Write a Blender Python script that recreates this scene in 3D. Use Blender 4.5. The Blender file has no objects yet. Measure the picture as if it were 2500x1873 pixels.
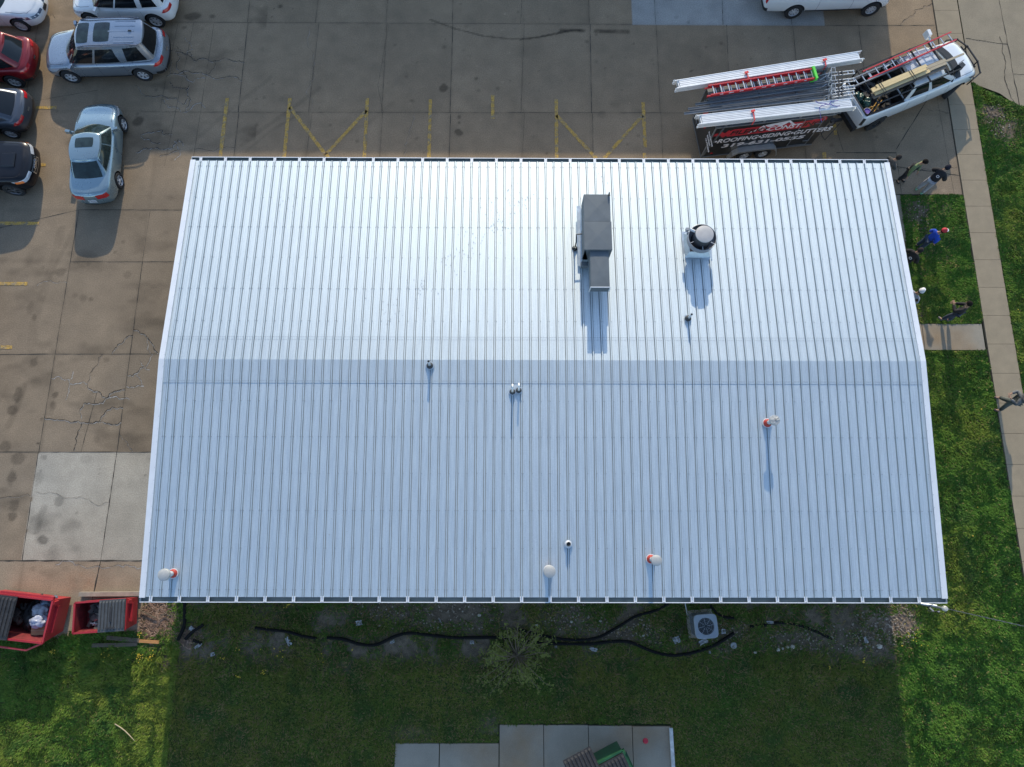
import bpy, bmesh, math, random
import numpy as np
from mathutils import Vector, Matrix
R = math.radians
rnd = random.Random(7)
SC = bpy.context.scene
COL = SC.collection

# ------------------------------------------------------------------ camera
F = 1590.9; TH = R(12.2643); RO = R(-1.2384); YW = R(1.116); HC = 24.95
CAM = Vector((-1.1466, -5.4629, HC))
cy_, sy_ = math.cos(YW), math.sin(YW)
def c2w(v): return Vector((v[0]*cy_+v[1]*sy_, -v[0]*sy_+v[1]*cy_, v[2]))
FW = Vector((0, math.sin(TH), -math.cos(TH))); UP = Vector((0, math.cos(TH), math.sin(TH))); RT = Vector((1, 0, 0))
cr_, sr_ = math.cos(RO), math.sin(RO)
CX = c2w(RT*cr_-UP*sr_); CYV = c2w(RT*sr_+UP*cr_); CZ = -c2w(FW)
def G(px, py, z=0.0):
    """point of the place at height z that the survey photo (2500 x 1873) shows at px, py"""
    d = CX*(px-1250)+CYV*(936.5-py)-CZ*F
    return CAM+d*((z-HC)/d.z)
cam = bpy.data.cameras.new('camera'); cam_o = bpy.data.objects.new('camera', cam); COL.objects.link(cam_o)
cam.sensor_width = 36; cam.lens = F/2500*36; cam.clip_end = 1000; cam.clip_start = 0.5
cam_o.matrix_world = Matrix(((CX.x, CYV.x, CZ.x, CAM.x), (CX.y, CYV.y, CZ.y, CAM.y), (CX.z, CYV.z, CZ.z, CAM.z), (0, 0, 0, 1)))
SC.camera = cam_o
# ------------------------------------------------------------------ light
SUN_EL = R(22.0)
w = bpy.data.worlds.new('World'); SC.world = w; w.use_nodes = True
nt = w.node_tree; bgn = nt.nodes['Background']; sk = nt.nodes.new('ShaderNodeTexSky')
sk.sky_type = 'NISHITA'; sk.sun_disc = False; sk.sun_elevation = SUN_EL; sk.sun_rotation = R(1.5)
sk.altitude = 250; sk.air_density = 1.0; sk.dust_density = 0.6; sk.ozone_density = 1.4
nt.links.new(sk.outputs[0], bgn.inputs[0]); bgn.inputs[1].default_value = 0.15
sl = bpy.data.lights.new('sun', 'SUN'); sl.energy = 2.35; sl.angle = R(0.5); sl.color = (1.0, 0.885, 0.68)
so = bpy.data.objects.new('sun', sl); COL.objects.link(so); so.location = (0, 40, 20)
SDIR = Vector((-0.026*math.cos(SUN_EL), -math.cos(SUN_EL), -math.sin(SUN_EL))).normalized()
so.rotation_euler = SDIR.to_track_quat('-Z', 'Y').to_euler()
SC.view_settings.view_transform = 'Standard'; SC.view_settings.look = 'None'
SC.view_settings.exposure = 0.97; SC.view_settings.gamma = 1.0; SC.view_settings.use_curve_mapping = False
try:
    SC.cycles.max_bounces = 6; SC.cycles.transparent_max_bounces = 4
except Exception: pass

# ------------------------------------------------------------------ helpers
MATS = {}
def mat(name, col, rough=0.6, metal=0.0, var=0.12, scale=6.0, bump=0.0, bscale=40.0, coat=0.0, attr=None, spec=0.5, var2=0.0, col2=None, streak=None, fine=0.0, fscale=60.0):
    """procedural surface: base colour broken up by two noises, optional bump"""
    if name in MATS: return MATS[name]
    m = bpy.data.materials.new(name); m.use_nodes = True; MATS[name] = m
    t = m.node_tree; N = t.nodes; L = t.links; b = N['Principled BSDF']
    b.inputs['Roughness'].default_value = rough; b.inputs['Metallic'].default_value = metal
    b.inputs['Specular IOR Level'].default_value = spec
    if coat: b.inputs['Coat Weight'].default_value = coat; b.inputs['Coat Roughness'].default_value = 0.05
    tc = N.new('ShaderNodeTexCoord'); mp = N.new('ShaderNodeMapping'); L.new(tc.outputs['Object'], mp.inputs[0])
    if streak: mp.inputs['Scale'].default_value = streak
    n = N.new('ShaderNodeTexNoise'); n.inputs['Scale'].default_value = scale; n.inputs['Detail'].default_value = 6; n.inputs['Roughness'].default_value = 0.6
    L.new(mp.outputs[0], n.inputs['Vector'])
    mr = N.new('ShaderNodeMapRange'); mr.inputs['From Min'].default_value = 0.3; mr.inputs['From Max'].default_value = 0.7
    mr.inputs['To Min'].default_value = 1-var; mr.inputs['To Max'].default_value = 1+var; L.new(n.outputs['Fac'], mr.inputs['Value'])
    base = None
    if attr:
        a = N.new('ShaderNodeAttribute'); a.attribute_name = attr; base = a.outputs['Color']
    else:
        rgb = N.new('ShaderNodeRGB'); rgb.outputs[0].default_value = (*col, 1); base = rgb.outputs[0]
    if col2:
        n2 = N.new('ShaderNodeTexNoise'); n2.inputs['Scale'].default_value = scale*0.35; n2.inputs['Detail'].default_value = 5; L.new(mp.outputs[0], n2.inputs['Vector'])
        m2 = N.new('ShaderNodeMapRange'); m2.inputs['From Min'].default_value = 0.45; m2.inputs['From Max'].default_value = 0.65; L.new(n2.outputs['Fac'], m2.inputs['Value'])
        mx = N.new('ShaderNodeMix'); mx.data_type = 'RGBA'; L.new(m2.outputs[0], mx.inputs['Factor']); L.new(base, mx.inputs['A']); mx.inputs['B'].default_value = (*col2, 1); base = mx.outputs['Result']
    vm = N.new('ShaderNodeVectorMath'); vm.operation = 'SCALE'; L.new(base, vm.inputs[0]); L.new(mr.outputs[0], vm.inputs['Scale'])
    out = vm.outputs[0]
    if fine:
        n3 = N.new('ShaderNodeTexNoise'); n3.inputs['Scale'].default_value = fscale; n3.inputs['Detail'].default_value = 3; L.new(tc.outputs['Object'], n3.inputs['Vector'])
        m3 = N.new('ShaderNodeMapRange'); m3.inputs['From Min'].default_value = 0.3; m3.inputs['From Max'].default_value = 0.7
        m3.inputs['To Min'].default_value = 1-fine; m3.inputs['To Max'].default_value = 1+fine; L.new(n3.outputs['Fac'], m3.inputs['Value'])
        v3 = N.new('ShaderNodeVectorMath'); v3.operation = 'SCALE'; L.new(out, v3.inputs[0]); L.new(m3.outputs[0], v3.inputs['Scale']); out = v3.outputs[0]
    L.new(out, b.inputs['Base Color'])
    rr = N.new('ShaderNodeMapRange'); rr.inputs['To Min'].default_value = max(0.02, rough*0.82); rr.inputs['To Max'].default_value = min(1, rough*1.18)
    L.new(n.outputs['Fac'], rr.inputs['Value']); L.new(rr.outputs[0], b.inputs['Roughness'])
    if bump:
        nb = N.new('ShaderNodeTexNoise'); nb.inputs['Scale'].default_value = bscale; nb.inputs['Detail'].default_value = 4; L.new(tc.outputs['Object'], nb.inputs['Vector'])
        bp = N.new('ShaderNodeBump'); bp.inputs['Strength'].default_value = bump; bp.inputs['Distance'].default_value = 0.02
        L.new(nb.outputs['Fac'], bp.inputs['Height']); L.new(bp.outputs[0], b.inputs['Normal'])
    return m

class MB:
    """collects shapes and links them as ONE mesh object"""
    def __init__(s): s.v = []; s.f = []; s.m = []; s.mi = 0; s.M = Matrix.Identity(4)
    def add(s, vs, fs):
        o = len(s.v); s.v += [tuple(s.M @ Vector(p)) for p in vs]; s.f += [tuple(i+o for i in f) for f in fs]; s.m += [s.mi]*len(fs)
        return s
    def box(s, cx, cy, cz, sx, sy, sz, rz=0.0, M=None, tz=1.0, ty=None):
        """box centred at cx,cy,cz; tz tapers the top"""
        ty = tz if ty is None else ty
        hx, hy, hz = sx/2, sy/2, sz/2
        vs = [Vector((x*hx*(tz if z > 0 else 1), y*hy*(ty if z > 0 else 1), z*hz)) for z in (-1, 1) for y in (-1, 1) for x in (-1, 1)]
        T = Matrix.Translation((cx, cy, cz)) @ Matrix.Rotation(rz, 4, 'Z')
        if M: T = T @ M
        return s.add([T @ p for p in vs], [(0, 2, 3, 1), (4, 5, 7, 6), (0, 1, 5, 4), (2, 6, 7, 3), (0, 4, 6, 2), (1, 3, 7, 5)])
    def bar(s, a, b, w, h=None, up=(0, 0, 1)):
        """rectangular bar from a to b"""
        a, b = Vector(a), Vector(b); h = h or w; d = (b-a)
        if d.length < 1e-6: return s
        d.normalize(); u = Vector(up)
        if abs(d.dot(u)) > 0.98: u = Vector((0, 1, 0))
        x = d.cross(u).normalized(); y = x.cross(d)
        vs = [p+x*(w/2*i)+y*(h/2*j) for p in (a, b) for j in (-1, 1) for i in (-1, 1)]
        return s.add(vs, [(0, 1, 3, 2), (4, 6, 7, 5), (0, 4, 5, 1), (2, 3, 7, 6), (0, 2, 6, 4), (1, 5, 7, 3)])
    def tube(s, pts, r, n=8, cap=True):
        pts = [Vector(p) for p in pts]; rs = r if isinstance(r, (list, tuple)) else [r]*len(pts); vs = []; fs = []
        px = None
        for i, p in enumerate(pts):
            d = (pts[min(i+1, len(pts)-1)]-pts[max(i-1, 0)])
            if d.length < 1e-9: d = Vector((0, 0, 1))
            d.normalize()
            if px is None: px = d.orthogonal().normalized()
            else:
                px = px-d*px.dot(d); px = px.normalized() if px.length > 1e-6 else d.orthogonal().normalized()
            py = d.cross(px)
            vs += [p+px*(math.cos(2*math.pi*k/n)*rs[i])+py*(math.sin(2*math.pi*k/n)*rs[i]) for k in range(n)]
        for i in range(len(pts)-1):
            for k in range(n):
                fs.append((i*n+k, i*n+(k+1) % n, (i+1)*n+(k+1) % n, (i+1)*n+k))
        if cap: fs += [tuple(range(n-1, -1, -1)), tuple(range((len(pts)-1)*n, len(pts)*n))]
        return s.add(vs, fs)
    def lathe(s, prof, n=24, T=None, cap0=False, cap1=False):
        """prof: (r, z) pairs round z, placed by T"""
        T = T or Matrix.Identity(4); vs = []; fs = []; k = len(prof)
        for j in range(n):
            a = 2*math.pi*j/n
            vs += [T @ Vector((r*math.cos(a), r*math.sin(a), z)) for r, z in prof]
        for j in range(n):
            q = (j+1) % n
            for i in range(k-1): fs.append((j*k+i, q*k+i, q*k+i+1, j*k+i+1))
        if cap0: fs.append(tuple(j*k for j in range(n-1, -1, -1)))
        if cap1: fs.append(tuple(j*k+k-1 for j in range(n)))
        return s.add(vs, fs)
    def prism(s, pts, z0, z1, T=None):
        n = len(pts); T = T or Matrix.Identity(4)
        vs = [T @ Vector((x, y, z0)) for x, y in pts]+[T @ Vector((x, y, z1)) for x, y in pts]
        fs = [tuple(range(n-1, -1, -1)), tuple(range(n, 2*n))]+[(i, (i+1) % n, n+(i+1) % n, n+i) for i in range(n)]
        return s.add(vs, fs)
    def poly(s, pts): return s.add(pts, [tuple(range(len(pts)))])
    def build(s, name, m, parent=None, loc=None, smooth=False, rot=0.0, ang=40):
        me = bpy.data.meshes.new(name)
        vs = s.v
        if loc is not None:
            l = Vector(loc); Mi = Matrix.Rotation(-rot, 3, 'Z'); vs = [tuple(Mi @ (Vector(p)-l)) for p in vs]
        me.from_pydata(vs, [], s.f)
        for q in (m if isinstance(m, (list, tuple)) else [m]): me.materials.append(q)
        me.polygons.foreach_set('material_index', s.m)
        if smooth:
            me.polygons.foreach_set('use_smooth', [True]*len(me.polygons))
            try: me.set_sharp_from_angle(angle=R(ang))
            except Exception: pass
        me.update()
        o = bpy.data.objects.new(name, me); COL.objects.link(o)
        if parent: o.parent = parent
        if loc is not None: o.location = loc; o.rotation_euler = (0, 0, rot)
        return o
def tag(o, label, cat, group=None, kind=None):
    if label: o['label'] = label
    if cat: o['category'] = cat
    if group: o['group'] = group
    if kind: o['kind'] = kind
    return o
def thing(name, label, cat, loc=(0, 0, 0), rz=0.0, group=None):
    o = bpy.data.objects.new(name, None); COL.objects.link(o); o.empty_display_size = 0.2
    o.location = loc; o.rotation_euler = (0, 0, rz)
    return tag(o, label, cat, group)
def struct(o, kind='structure'): o['kind'] = kind; return o
def copy_tree(o, parent=None):
    c = o.copy(); COL.objects.link(c)
    if parent: c.parent = parent
    for ch in list(o.children): copy_tree(ch, c)
    return c
def vn(x, y, sc, seed=0):
    """value noise on arrays"""
    x = x/sc+1000; y = y/sc+1000; xi = np.floor(x).astype(np.int64); yi = np.floor(y).astype(np.int64); fx = x-xi; fy = y-yi
    fx = fx*fx*(3-2*fx); fy = fy*fy*(3-2*fy)
    def h(a, b):
        n = (a*374761393+b*668265263+seed*1442695041) & 0x7fffffff
        n = ((n ^ (n >> 13))*1274126177) & 0x7fffffff
        return ((n ^ (n >> 16)) & 0xffff)/65535.0
    return (h(xi, yi)*(1-fx)+h(xi+1, yi)*fx)*(1-fy)+(h(xi, yi+1)*(1-fx)+h(xi+1, yi+1)*fx)*fy
def fbm(x, y, sc, seed=0, o=4):
    r = 0; a = 0.5; t = 0
    for k in range(o): r = r+a*vn(x, y, sc/2**k, seed+k*17); t += a; a *= 0.55
    return r/t

# ------------------------------------------------------------------ materials
M_conc = mat('concrete', (.25, .23, .2), .92, var=.10, scale=1.3, attr='col', bump=.3, bscale=70, fine=.20, fscale=24, spec=.25)
M_walk = mat('sidewalk_concrete', (.275, .225, .155), .92, var=.10, scale=2.2, bump=.2, bscale=80, fine=.10, fscale=45, spec=.3)
M_walk2 = mat('pad_concrete', (.27, .24, .19), .92, var=.12, scale=1.2, col2=(.26, .19, .12), fine=.1, fscale=40, spec=.3)
M_road = mat('road_concrete', (.25, .21, .15), .93, var=.12, scale=1.1, bump=.2, fine=.14, fscale=30, spec=.3)
M_joint = mat('joint_filler', (.05, .045, .038), .95, var=.4, scale=9, spec=.2)
M_crack = mat('crack', (.035, .03, .026), .95, var=.4, scale=9, spec=.2)
M_spall = mat('spalled_edge', (.34, .32, .29), .95, var=.3, scale=12, spec=.2)
M_paint = mat('worn_yellow_paint', (.44, .27, .06), .85, var=.3, scale=14, col2=(.24, .19, .12), fine=.35, fscale=40)
M_soil = mat('soil', (.06, .055, .025), .97, var=.35, scale=5, attr='col', fine=.3, fscale=35, spec=.15)
M_far = mat('far_ground', (.05, .07, .02), .97, var=.3, scale=.5)
M_grass = mat('grass_blade', (.06, .1, .02), .85, var=.15, scale=3, attr='col', spec=.08)
def metal_mat(name, col, metal, rough, var=.05):
    return mat(name, col, rough, metal, var=var, scale=3.0, streak=(6, .35, 1), fine=.035, fscale=22)
M_roof = metal_mat('galvanised_roof', (.59, .655, .685), .86, .60)
M_cap = metal_mat('ridge_metal', (.565, .63, .66), .86, .59)
M_rib_shade = mat('rib_shade_line', (.29, .33, .36), .7, .3, var=.15)  # painted dark lines standing in for the shaded sides of the roof ribs
M_trim = mat('white_trim', (.74, .75, .76), .45, .25, var=.04, scale=2)
M_gut = mat('gutter_inside', (.20, .235, .23), .7, .2, var=.25, scale=2)
M_wall = mat('wall_panel', (.55, .55, .53), .6, .1, var=.06, scale=2)
M_screw = mat('screw', (.27, .3, .33), .5, .3)
M_dark = mat('dark_metal', (.05, .055, .06), .5, .6, var=.2)
M_blk = mat('black_plastic', (.015, .015, .016), .5, var=.2, scale=10)
M_galv = mat('galvanised_duct', (.115, .135, .15), .6, .3, var=.1, scale=2.5, col2=(.10, .12, .135))
# ------------------------------------------------------------------ ground
def dist_poly(X, Y, pts):
    D = np.full(X.shape, 1e9)
    for (x0, y0), (x1, y1) in zip(pts[:-1], pts[1:]):
        dx, dy = x1-x0, y1-y0; l = dx*dx+dy*dy+1e-12
        t = np.clip(((X-x0)*dx+(Y-y0)*dy)/l, 0, 1); D = np.minimum(D, np.hypot(X-x0-t*dx, Y-y0-t*dy))
    return D
def gp(lst): return [tuple(G(a, b)[:2]) for a, b in lst]
big = MB(); big.poly([(-300, -300, -.12), (300, -300, -.12), (300, 300, -.12), (-300, 300, -.12)]); struct(big.build('ground', M_far))
def grid_sheet(name, x0, x1, y0, y1, st, keep, colfn, zfn, m, kind='structure'):
    nx = int((x1-x0)/st)+1; ny = int((y1-y0)/st)+1
    gx = np.linspace(x0, x1, nx); gy = np.linspace(y0, y1, ny); X, Y = np.meshgrid(gx, gy)
    Z = zfn(X, Y); V = np.stack([X, Y, Z], -1).reshape(-1, 3)
    I = np.arange(nx*ny).reshape(ny, nx); Q = np.stack([I[:-1, :-1], I[:-1, 1:], I[1:, 1:], I[1:, :-1]], -1).reshape(-1, 4)
    C = V[Q].mean(1); k = keep(C[:, 0], C[:, 1]); Q = Q[k]
    used = np.zeros(len(V), bool); used[Q.ravel()] = True; mp = np.cumsum(used)-1; V = V[used]; Q = mp[Q]
    me = bpy.data.meshes.new(name); me.vertices.add(len(V)); me.vertices.foreach_set('co', V.astype(np.float32).ravel())
    me.loops.add(Q.size); me.loops.foreach_set('vertex_index', Q.astype(np.int32).ravel())
    me.polygons.add(len(Q)); me.polygons.foreach_set('loop_start', (np.arange(len(Q))*4).astype(np.int32)); me.update(calc_edges=True)
    me.materials.append(m)
    c = np.ones((len(V), 4), np.float32); c[:, :3] = colfn(V[:, 0], V[:, 1])
    a = me.color_attributes.new('col', 'FLOAT_COLOR', 'POINT'); a.data.foreach_set('color', c.ravel())
    o = bpy.data.objects.new(name, me); COL.objects.link(o); o['kind'] = kind
    return o
XJ = [-25, -22.1, -19.03, -16.13, -12.8, -9.75, -6.69, -3.7, -.62, 2.35, 5.36, 8.4, 11.4, 14.4, 17.85]
YJ = [-9.6, -6.78, -2.77, 1.1, 4.98, 7.28, 11.88, 16.35, 20.5, 25]
stains = [  # px, py, radius m, strength, y squash
 (473, 40, .40, .55, .6), (519, 40, .16, .4, .7), (338, 296, .27, .5, 1), (1084, 215, .24, .5, .9), (1163, 193, .11, .45, .9), (1121, 286, .09, .45, 1),
 (1121, 300, .09, .4, 1), (1120, 324, .19, .5, .9), (2275, 170, .07, .4, 1), (450, 68, .13, .35, .6), (684, 15, .12, .5, 1), (668, 22, .05, .6, 1), (650, 38, .04, .6, 1), (665, 41, .05, .6, 1), (714, 22, .05, .5, 1),
 (145, 664, .30, .30, .7), (310, 672, .22, .22, .8), (203, 728, .17, .25, 1), (222, 730, .12, .35, .8), (182, 722, .13, .25, 1), (215, 645, .1, .2, 1), (75, 752, .15, .25, 2), (84, 775, .12, .35, 1.5),
 (83, 885, .2, .35, 1.2), (135, 965, .13, .45, 1.3), (130, 990, .12, .35, 1.6), (45, 965, .2, .4, 1.6), (30, 1002, .25, .45, .9), (260, 878, .15, .3, .8), (228, 958, .12, .35, .7),
 (102, 1024, .06, .6, 1), (93, 1083, .07, .65, 1), (10, 1090, .25, .35, 1), (45, 1118, .28, .35, 1), (28, 1165, .2, .45, 1.6), (30, 1262, .22, .45, .8), (35, 1235, .2, .3, 1.2),
 (145, 1222, .22, .35, 1), (106, 1318, .22, .5, .8), (85, 1280, .3, .22, 1.6), (95, 1170, .2, .22, 1.6), (210, 1120, .3, .15, .7), (108, 1116, .12, .3, 1), (235, 1072, .15, .25, 1),
 (242, 1155, .035, .6, 1), (245, 1144, .035, .6, 1), (240, 1136, .03, .5, 1), (101, 1150, .05, .6, 1), (355, 1160, .05, .5, 1), (172, 1455, .5, .0, 1), (130, 1340, .2, .15, 1),
 (1245, 198, .05, .4, 1), (1315, 173, .05, .35, 1), (1292, 203, .05, .35, 1), (1546, 107, .06, .4, 1), (1686, 175, .07, .45, 1), (1690, 172, .05, .45, 1), (935, 152, .04, .4, 1),
 (2135, 320, .08, .4, 1), (2140, 335, .07, .4, 1), (2128, 262, .05, .3, 1), (80, 1390, .12, .2, 1), (700, 240, .3, .1, 1), (1470, 280, .2, .15, 1), (590, 120, .2, .12, .6),
 (1680, 55, .1, .3, 1), (1652, 42, .12, .15, 1), (1500, 255, .25, .1, .8), (1200, 262, .25, .1, .8)]
def lot_col(x, y):
    n = len(x); base = np.array([.268, .214, .146]); c = np.repeat(base[None], n, 0)
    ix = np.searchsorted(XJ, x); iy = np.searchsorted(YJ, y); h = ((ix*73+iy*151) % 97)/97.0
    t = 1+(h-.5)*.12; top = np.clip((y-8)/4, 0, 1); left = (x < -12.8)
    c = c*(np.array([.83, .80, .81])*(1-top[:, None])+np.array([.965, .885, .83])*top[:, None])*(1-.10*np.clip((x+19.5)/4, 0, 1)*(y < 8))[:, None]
    newer = (x > -19.10+.03*(vn(x, y, .3, 8)-.5)) & (x < -12) & (y < -2.77) & (y > -6.78)
    c[newer] = np.array([.37, .33, .265])
    newp = (x > 4.3) & (x < 12.9) & (y > 16.34); c[newp] = np.array([.31, .30, .275]); t[newp] = 1
    red = (y < -6.78); c[red] = np.array([.29, .225, .155])
    wear = fbm(x, y, 3.5, 3); t = t*(1+(wear-.5)*.30); t = t*(1+(fbm(x, y, .5, 9, 3)-.5)*.24)
    q = random.Random(77)
    for _ in range(260):
        ax, ay, ar, as_ = q.uniform(-24, 17.5), q.choice((q.uniform(-9, 9), q.uniform(8, 17.8), q.uniform(8, 17.8))), q.uniform(.03, .09), q.uniform(.12, .4)
        if q.random() < .25: as_ = -as_*.8
        sel = np.abs(x-ax) < ar*1.6; sel[sel] = np.abs(y[sel]-ay) < ar*1.6
        if sel.any(): t[sel] *= 1-as_*np.clip(1.4-np.hypot(x[sel]-ax, y[sel]-ay)/ar, 0, 1)
    dk = np.clip(fbm(x*.55, y, 1.2, 21)-.60, 0, 1)*2.2*(x < -12); t = t*(1-np.clip(dk, 0, .35))
    for px, py, r, s, sq in stains:
        g = G(px, py); d = np.hypot(x-g.x, (y-g.y)/sq)
        near = d < r*2
        if near.any():
            w_ = r*(.75+.5*vn(x[near], y[near], r*.7, int(px))); t[near] *= 1-s*np.clip((w_-d[near])/(r*.18+.02), 0, 1)*(1 if r < .3 and px > 300 else .75+.25*vn(x[near], y[near], .09, 5))
    for pts, wd, s in TYRE:
        D = dist_poly(x, y, gp(pts)); m_ = D < wd*2
        t[m_] *= 1-s*np.clip((wd-D[m_])/(wd*.5), 0, 1)*(.55+.6*vn(x[m_], y[m_], .12, 4))
    rust = np.clip(1-np.hypot(x+16.6, y+7.6)/1.1, 0, 1)*np.clip(fbm(x, y, .5, 31)*2-.6, 0, 1); c = c*(1-rust[:, None]*np.array([.05, .28, .38]))
    blue = np.clip(fbm(x, y, 4.0, 44)-.5, 0, 1)*.35; c = c*(1+blue[:, None]*np.array([-.3, -.05, .3]))
    edge = np.minimum.reduce([np.abs(x-v) for v in XJ]+[np.abs(y-v) for v in YJ]); t *= 1-.10*np.clip(1-edge/.12, 0, 1)
    return c*t[:, None]
TYRE = [([(1050, 48), (1110, 70), (1180, 88), (1250, 96), (1300, 93), (1340, 85), (1385, 75), (1420, 74)], .05, .55), ([(1270, 97), (1320, 91), (1390, 77)], .04, .6),
        ([(1370, 74), (1425, 75)], .11, .6), ([(1455, 76), (1533, 78)], .13, .6),
        ([(590, 355), (640, 315), (700, 275), (780, 215)], .12, .16), ([(600, 370), (660, 320), (730, 280)], .08, .14), ([(480, 340), (560, 270), (660, 190)], .12, .12),
        ([(150, 560), (130, 640), (110, 700), (85, 780), (75, 850)], .22, .14), ([(60, 940), (40, 1000), (20, 1040)], .16, .25), ([(190, 540), (150, 620), (120, 680)], .12, .14), ([(128, 950), (125, 1010)], .12, .2), ([(108, 1240), (90, 1290), (95, 1320)], .16, .22), ([(740, 380), (900, 300), (960, 250)], .12, .1)]
sdw = lambda x, y: (x < 17.86) & ~((np.abs(x) < 12.6) & (np.abs(y) < 7.4)) & ~((x > 12.6) & (y < 8.12)) & ~((x > -14.45) & (y < -7.3)) & (y > -9.7+.35*(vn(x, y, .5, 3)-.5)+np.where(x < -17.2, -.05, .28))
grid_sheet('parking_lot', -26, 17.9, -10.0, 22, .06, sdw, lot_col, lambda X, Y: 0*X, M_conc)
# outer sheets beyond the surveyed part
ob = MB(); ob.poly([(-80, -9.4, -.02), (-25.9, -9.4, -.02), (-25.9, 80, -.02), (-80, 80, -.02)]); ob.poly([(-25.9, 21.9, -.02), (17.9, 21.9, -.02), (17.9, 80, -.02), (-25.9, 80, -.02)])
struct(ob.build('pavement', M_road))
# joints
def jag(a, b, n, amp, seed=0):
    q = random.Random(seed); a = Vector((*a, 0)); b = Vector((*b, 0)); d = (b-a); nn = Vector((-d.y, d.x, 0)).normalized()
    return [a+d*(i/n)+nn*(q.uniform(-amp, amp) if 0 < i < n else 0) for i in range(n+1)]
def strip(mb, pts, w, z, seed=0, lo=.5, hi=1.3):
    q = random.Random(seed); pts = [Vector((p[0], p[1], 0)) for p in pts]; vs = []
    for i, p in enumerate(pts):
        d = pts[min(i+1, len(pts)-1)]-pts[max(i-1, 0)]; d = d.normalized() if d.length > 0 else Vector((1, 0, 0)); n = Vector((-d.y, d.x, 0)); ww = w*q.uniform(lo, hi)/2
        vs += [(p.x+n.x*ww, p.y+n.y*ww, z), (p.x-n.x*ww, p.y-n.y*ww, z)]
    mb.add(vs, [(2*i, 2*i+1, 2*i+3, 2*i+2) for i in range(len(pts)-1)])
jb = MB(); k = 0
def joint(a, b, w=.022, amp=.006):
    global k; k += 1
    L = math.hypot(b[0]-a[0], b[1]-a[1]); strip(jb, jag(a, b, max(2, int(L/.22)), amp, k), w, .004, k, .3, 1.5)
for i, xx in enumerate(XJ[4:13]):
    for y0, y1 in ((9.0, 11.88), (11.88, 16.35), (16.35, 21)):
        o_ = ((-.03, .0), (-.06, .1), (.02, .06))[i % 3]; joint((xx+o_[0], y0), (xx+o_[1], y1), .020 if i in (0, 3, 5, 7) else .013)
joint((-6.9, 13.2), (-6.55, 16.3), .012, .02); joint((-6.9, 13.2), (-6.62, 11.9), .012, .02)
for a, b, w in (((-19.2, 16.35), (4.3, 16.35), .016), ((12.85, 16.33), (17.8, 16.38), .03), ((-14.6, 11.86), (14.4, 11.95), .018), ((-17.0, 11.86), (-14.6, 11.86), .012), ((-23, 7.28-1.05), (-19.0, 7.28), .03), ((-19.0, 7.28), (-13.6, 7.29), .024),
                ((-19.03, 4.98), (-13.6, 5.0), .024), ((-23.5, 1.05), (-19.04, 1.1), .03), ((-19.04, 1.1), (-13.6, 1.12), .026), ((-24, -2.77), (-14.0, -2.76), .03), ((-24, -6.78), (-13.8, -6.77), .05),
                ((-19.0, 7.28), (-19.03, 4.98), .03), ((-19.03, 4.98), (-19.06, 1.1), .028), ((-19.06, 1.1), (-19.1, -2.77), .026), ((-19.12, -2.77), (-19.09, -6.78), .03), ((-16.05, 7.28), (-16.1, 4.98), .02), ((-16.1, 4.98), (-16.11, 1.1), .03), ((-16.11, 1.1), (-16.13, -2.77), .032), ((-16.13, -2.77), (-16.2, -6.78), .034), ((-16.2, -6.78), (-16.35, -8.4), .07),
                ((-17.2, -.4), (-17.5, -2.77), .03), ((17.86, 21), (17.86, 8.1), .03), ((14.4, 16.35), (14.35, 11.3), .02), ((13.05, 10.1), (12.75, 11.9), .02), ((12.75, 10.05), (15.3, 10.05), .04), ((15.3, 10.2), (17.3, 13.1), .035), ((15.25, 9.4), (17.86, 9.0), .035), ((15.3, 10.1), (15.28, 8.1), .02), ((13.0, 8.75), (15.28, 8.78), .02), ((15.28, 8.1), (17.86, 8.1), .04), ((17.4, 13), (17.5, 8.2), .012),
                ((-22.1, 18), (-22.0, 9), .015), ((-15.9, 16.3), (-16.2, 12), .012), ((-23, 12.1), (-19, 12.9), .014), ((-22.5, 6.4), (-22.9, 9), .02), ((-14.3, 16.35), (-14.6, 7.3), .014), ((-15.2, 16.4), (-15.7, 9.3), .014)):
    joint(a, b, w*.8)
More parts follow.
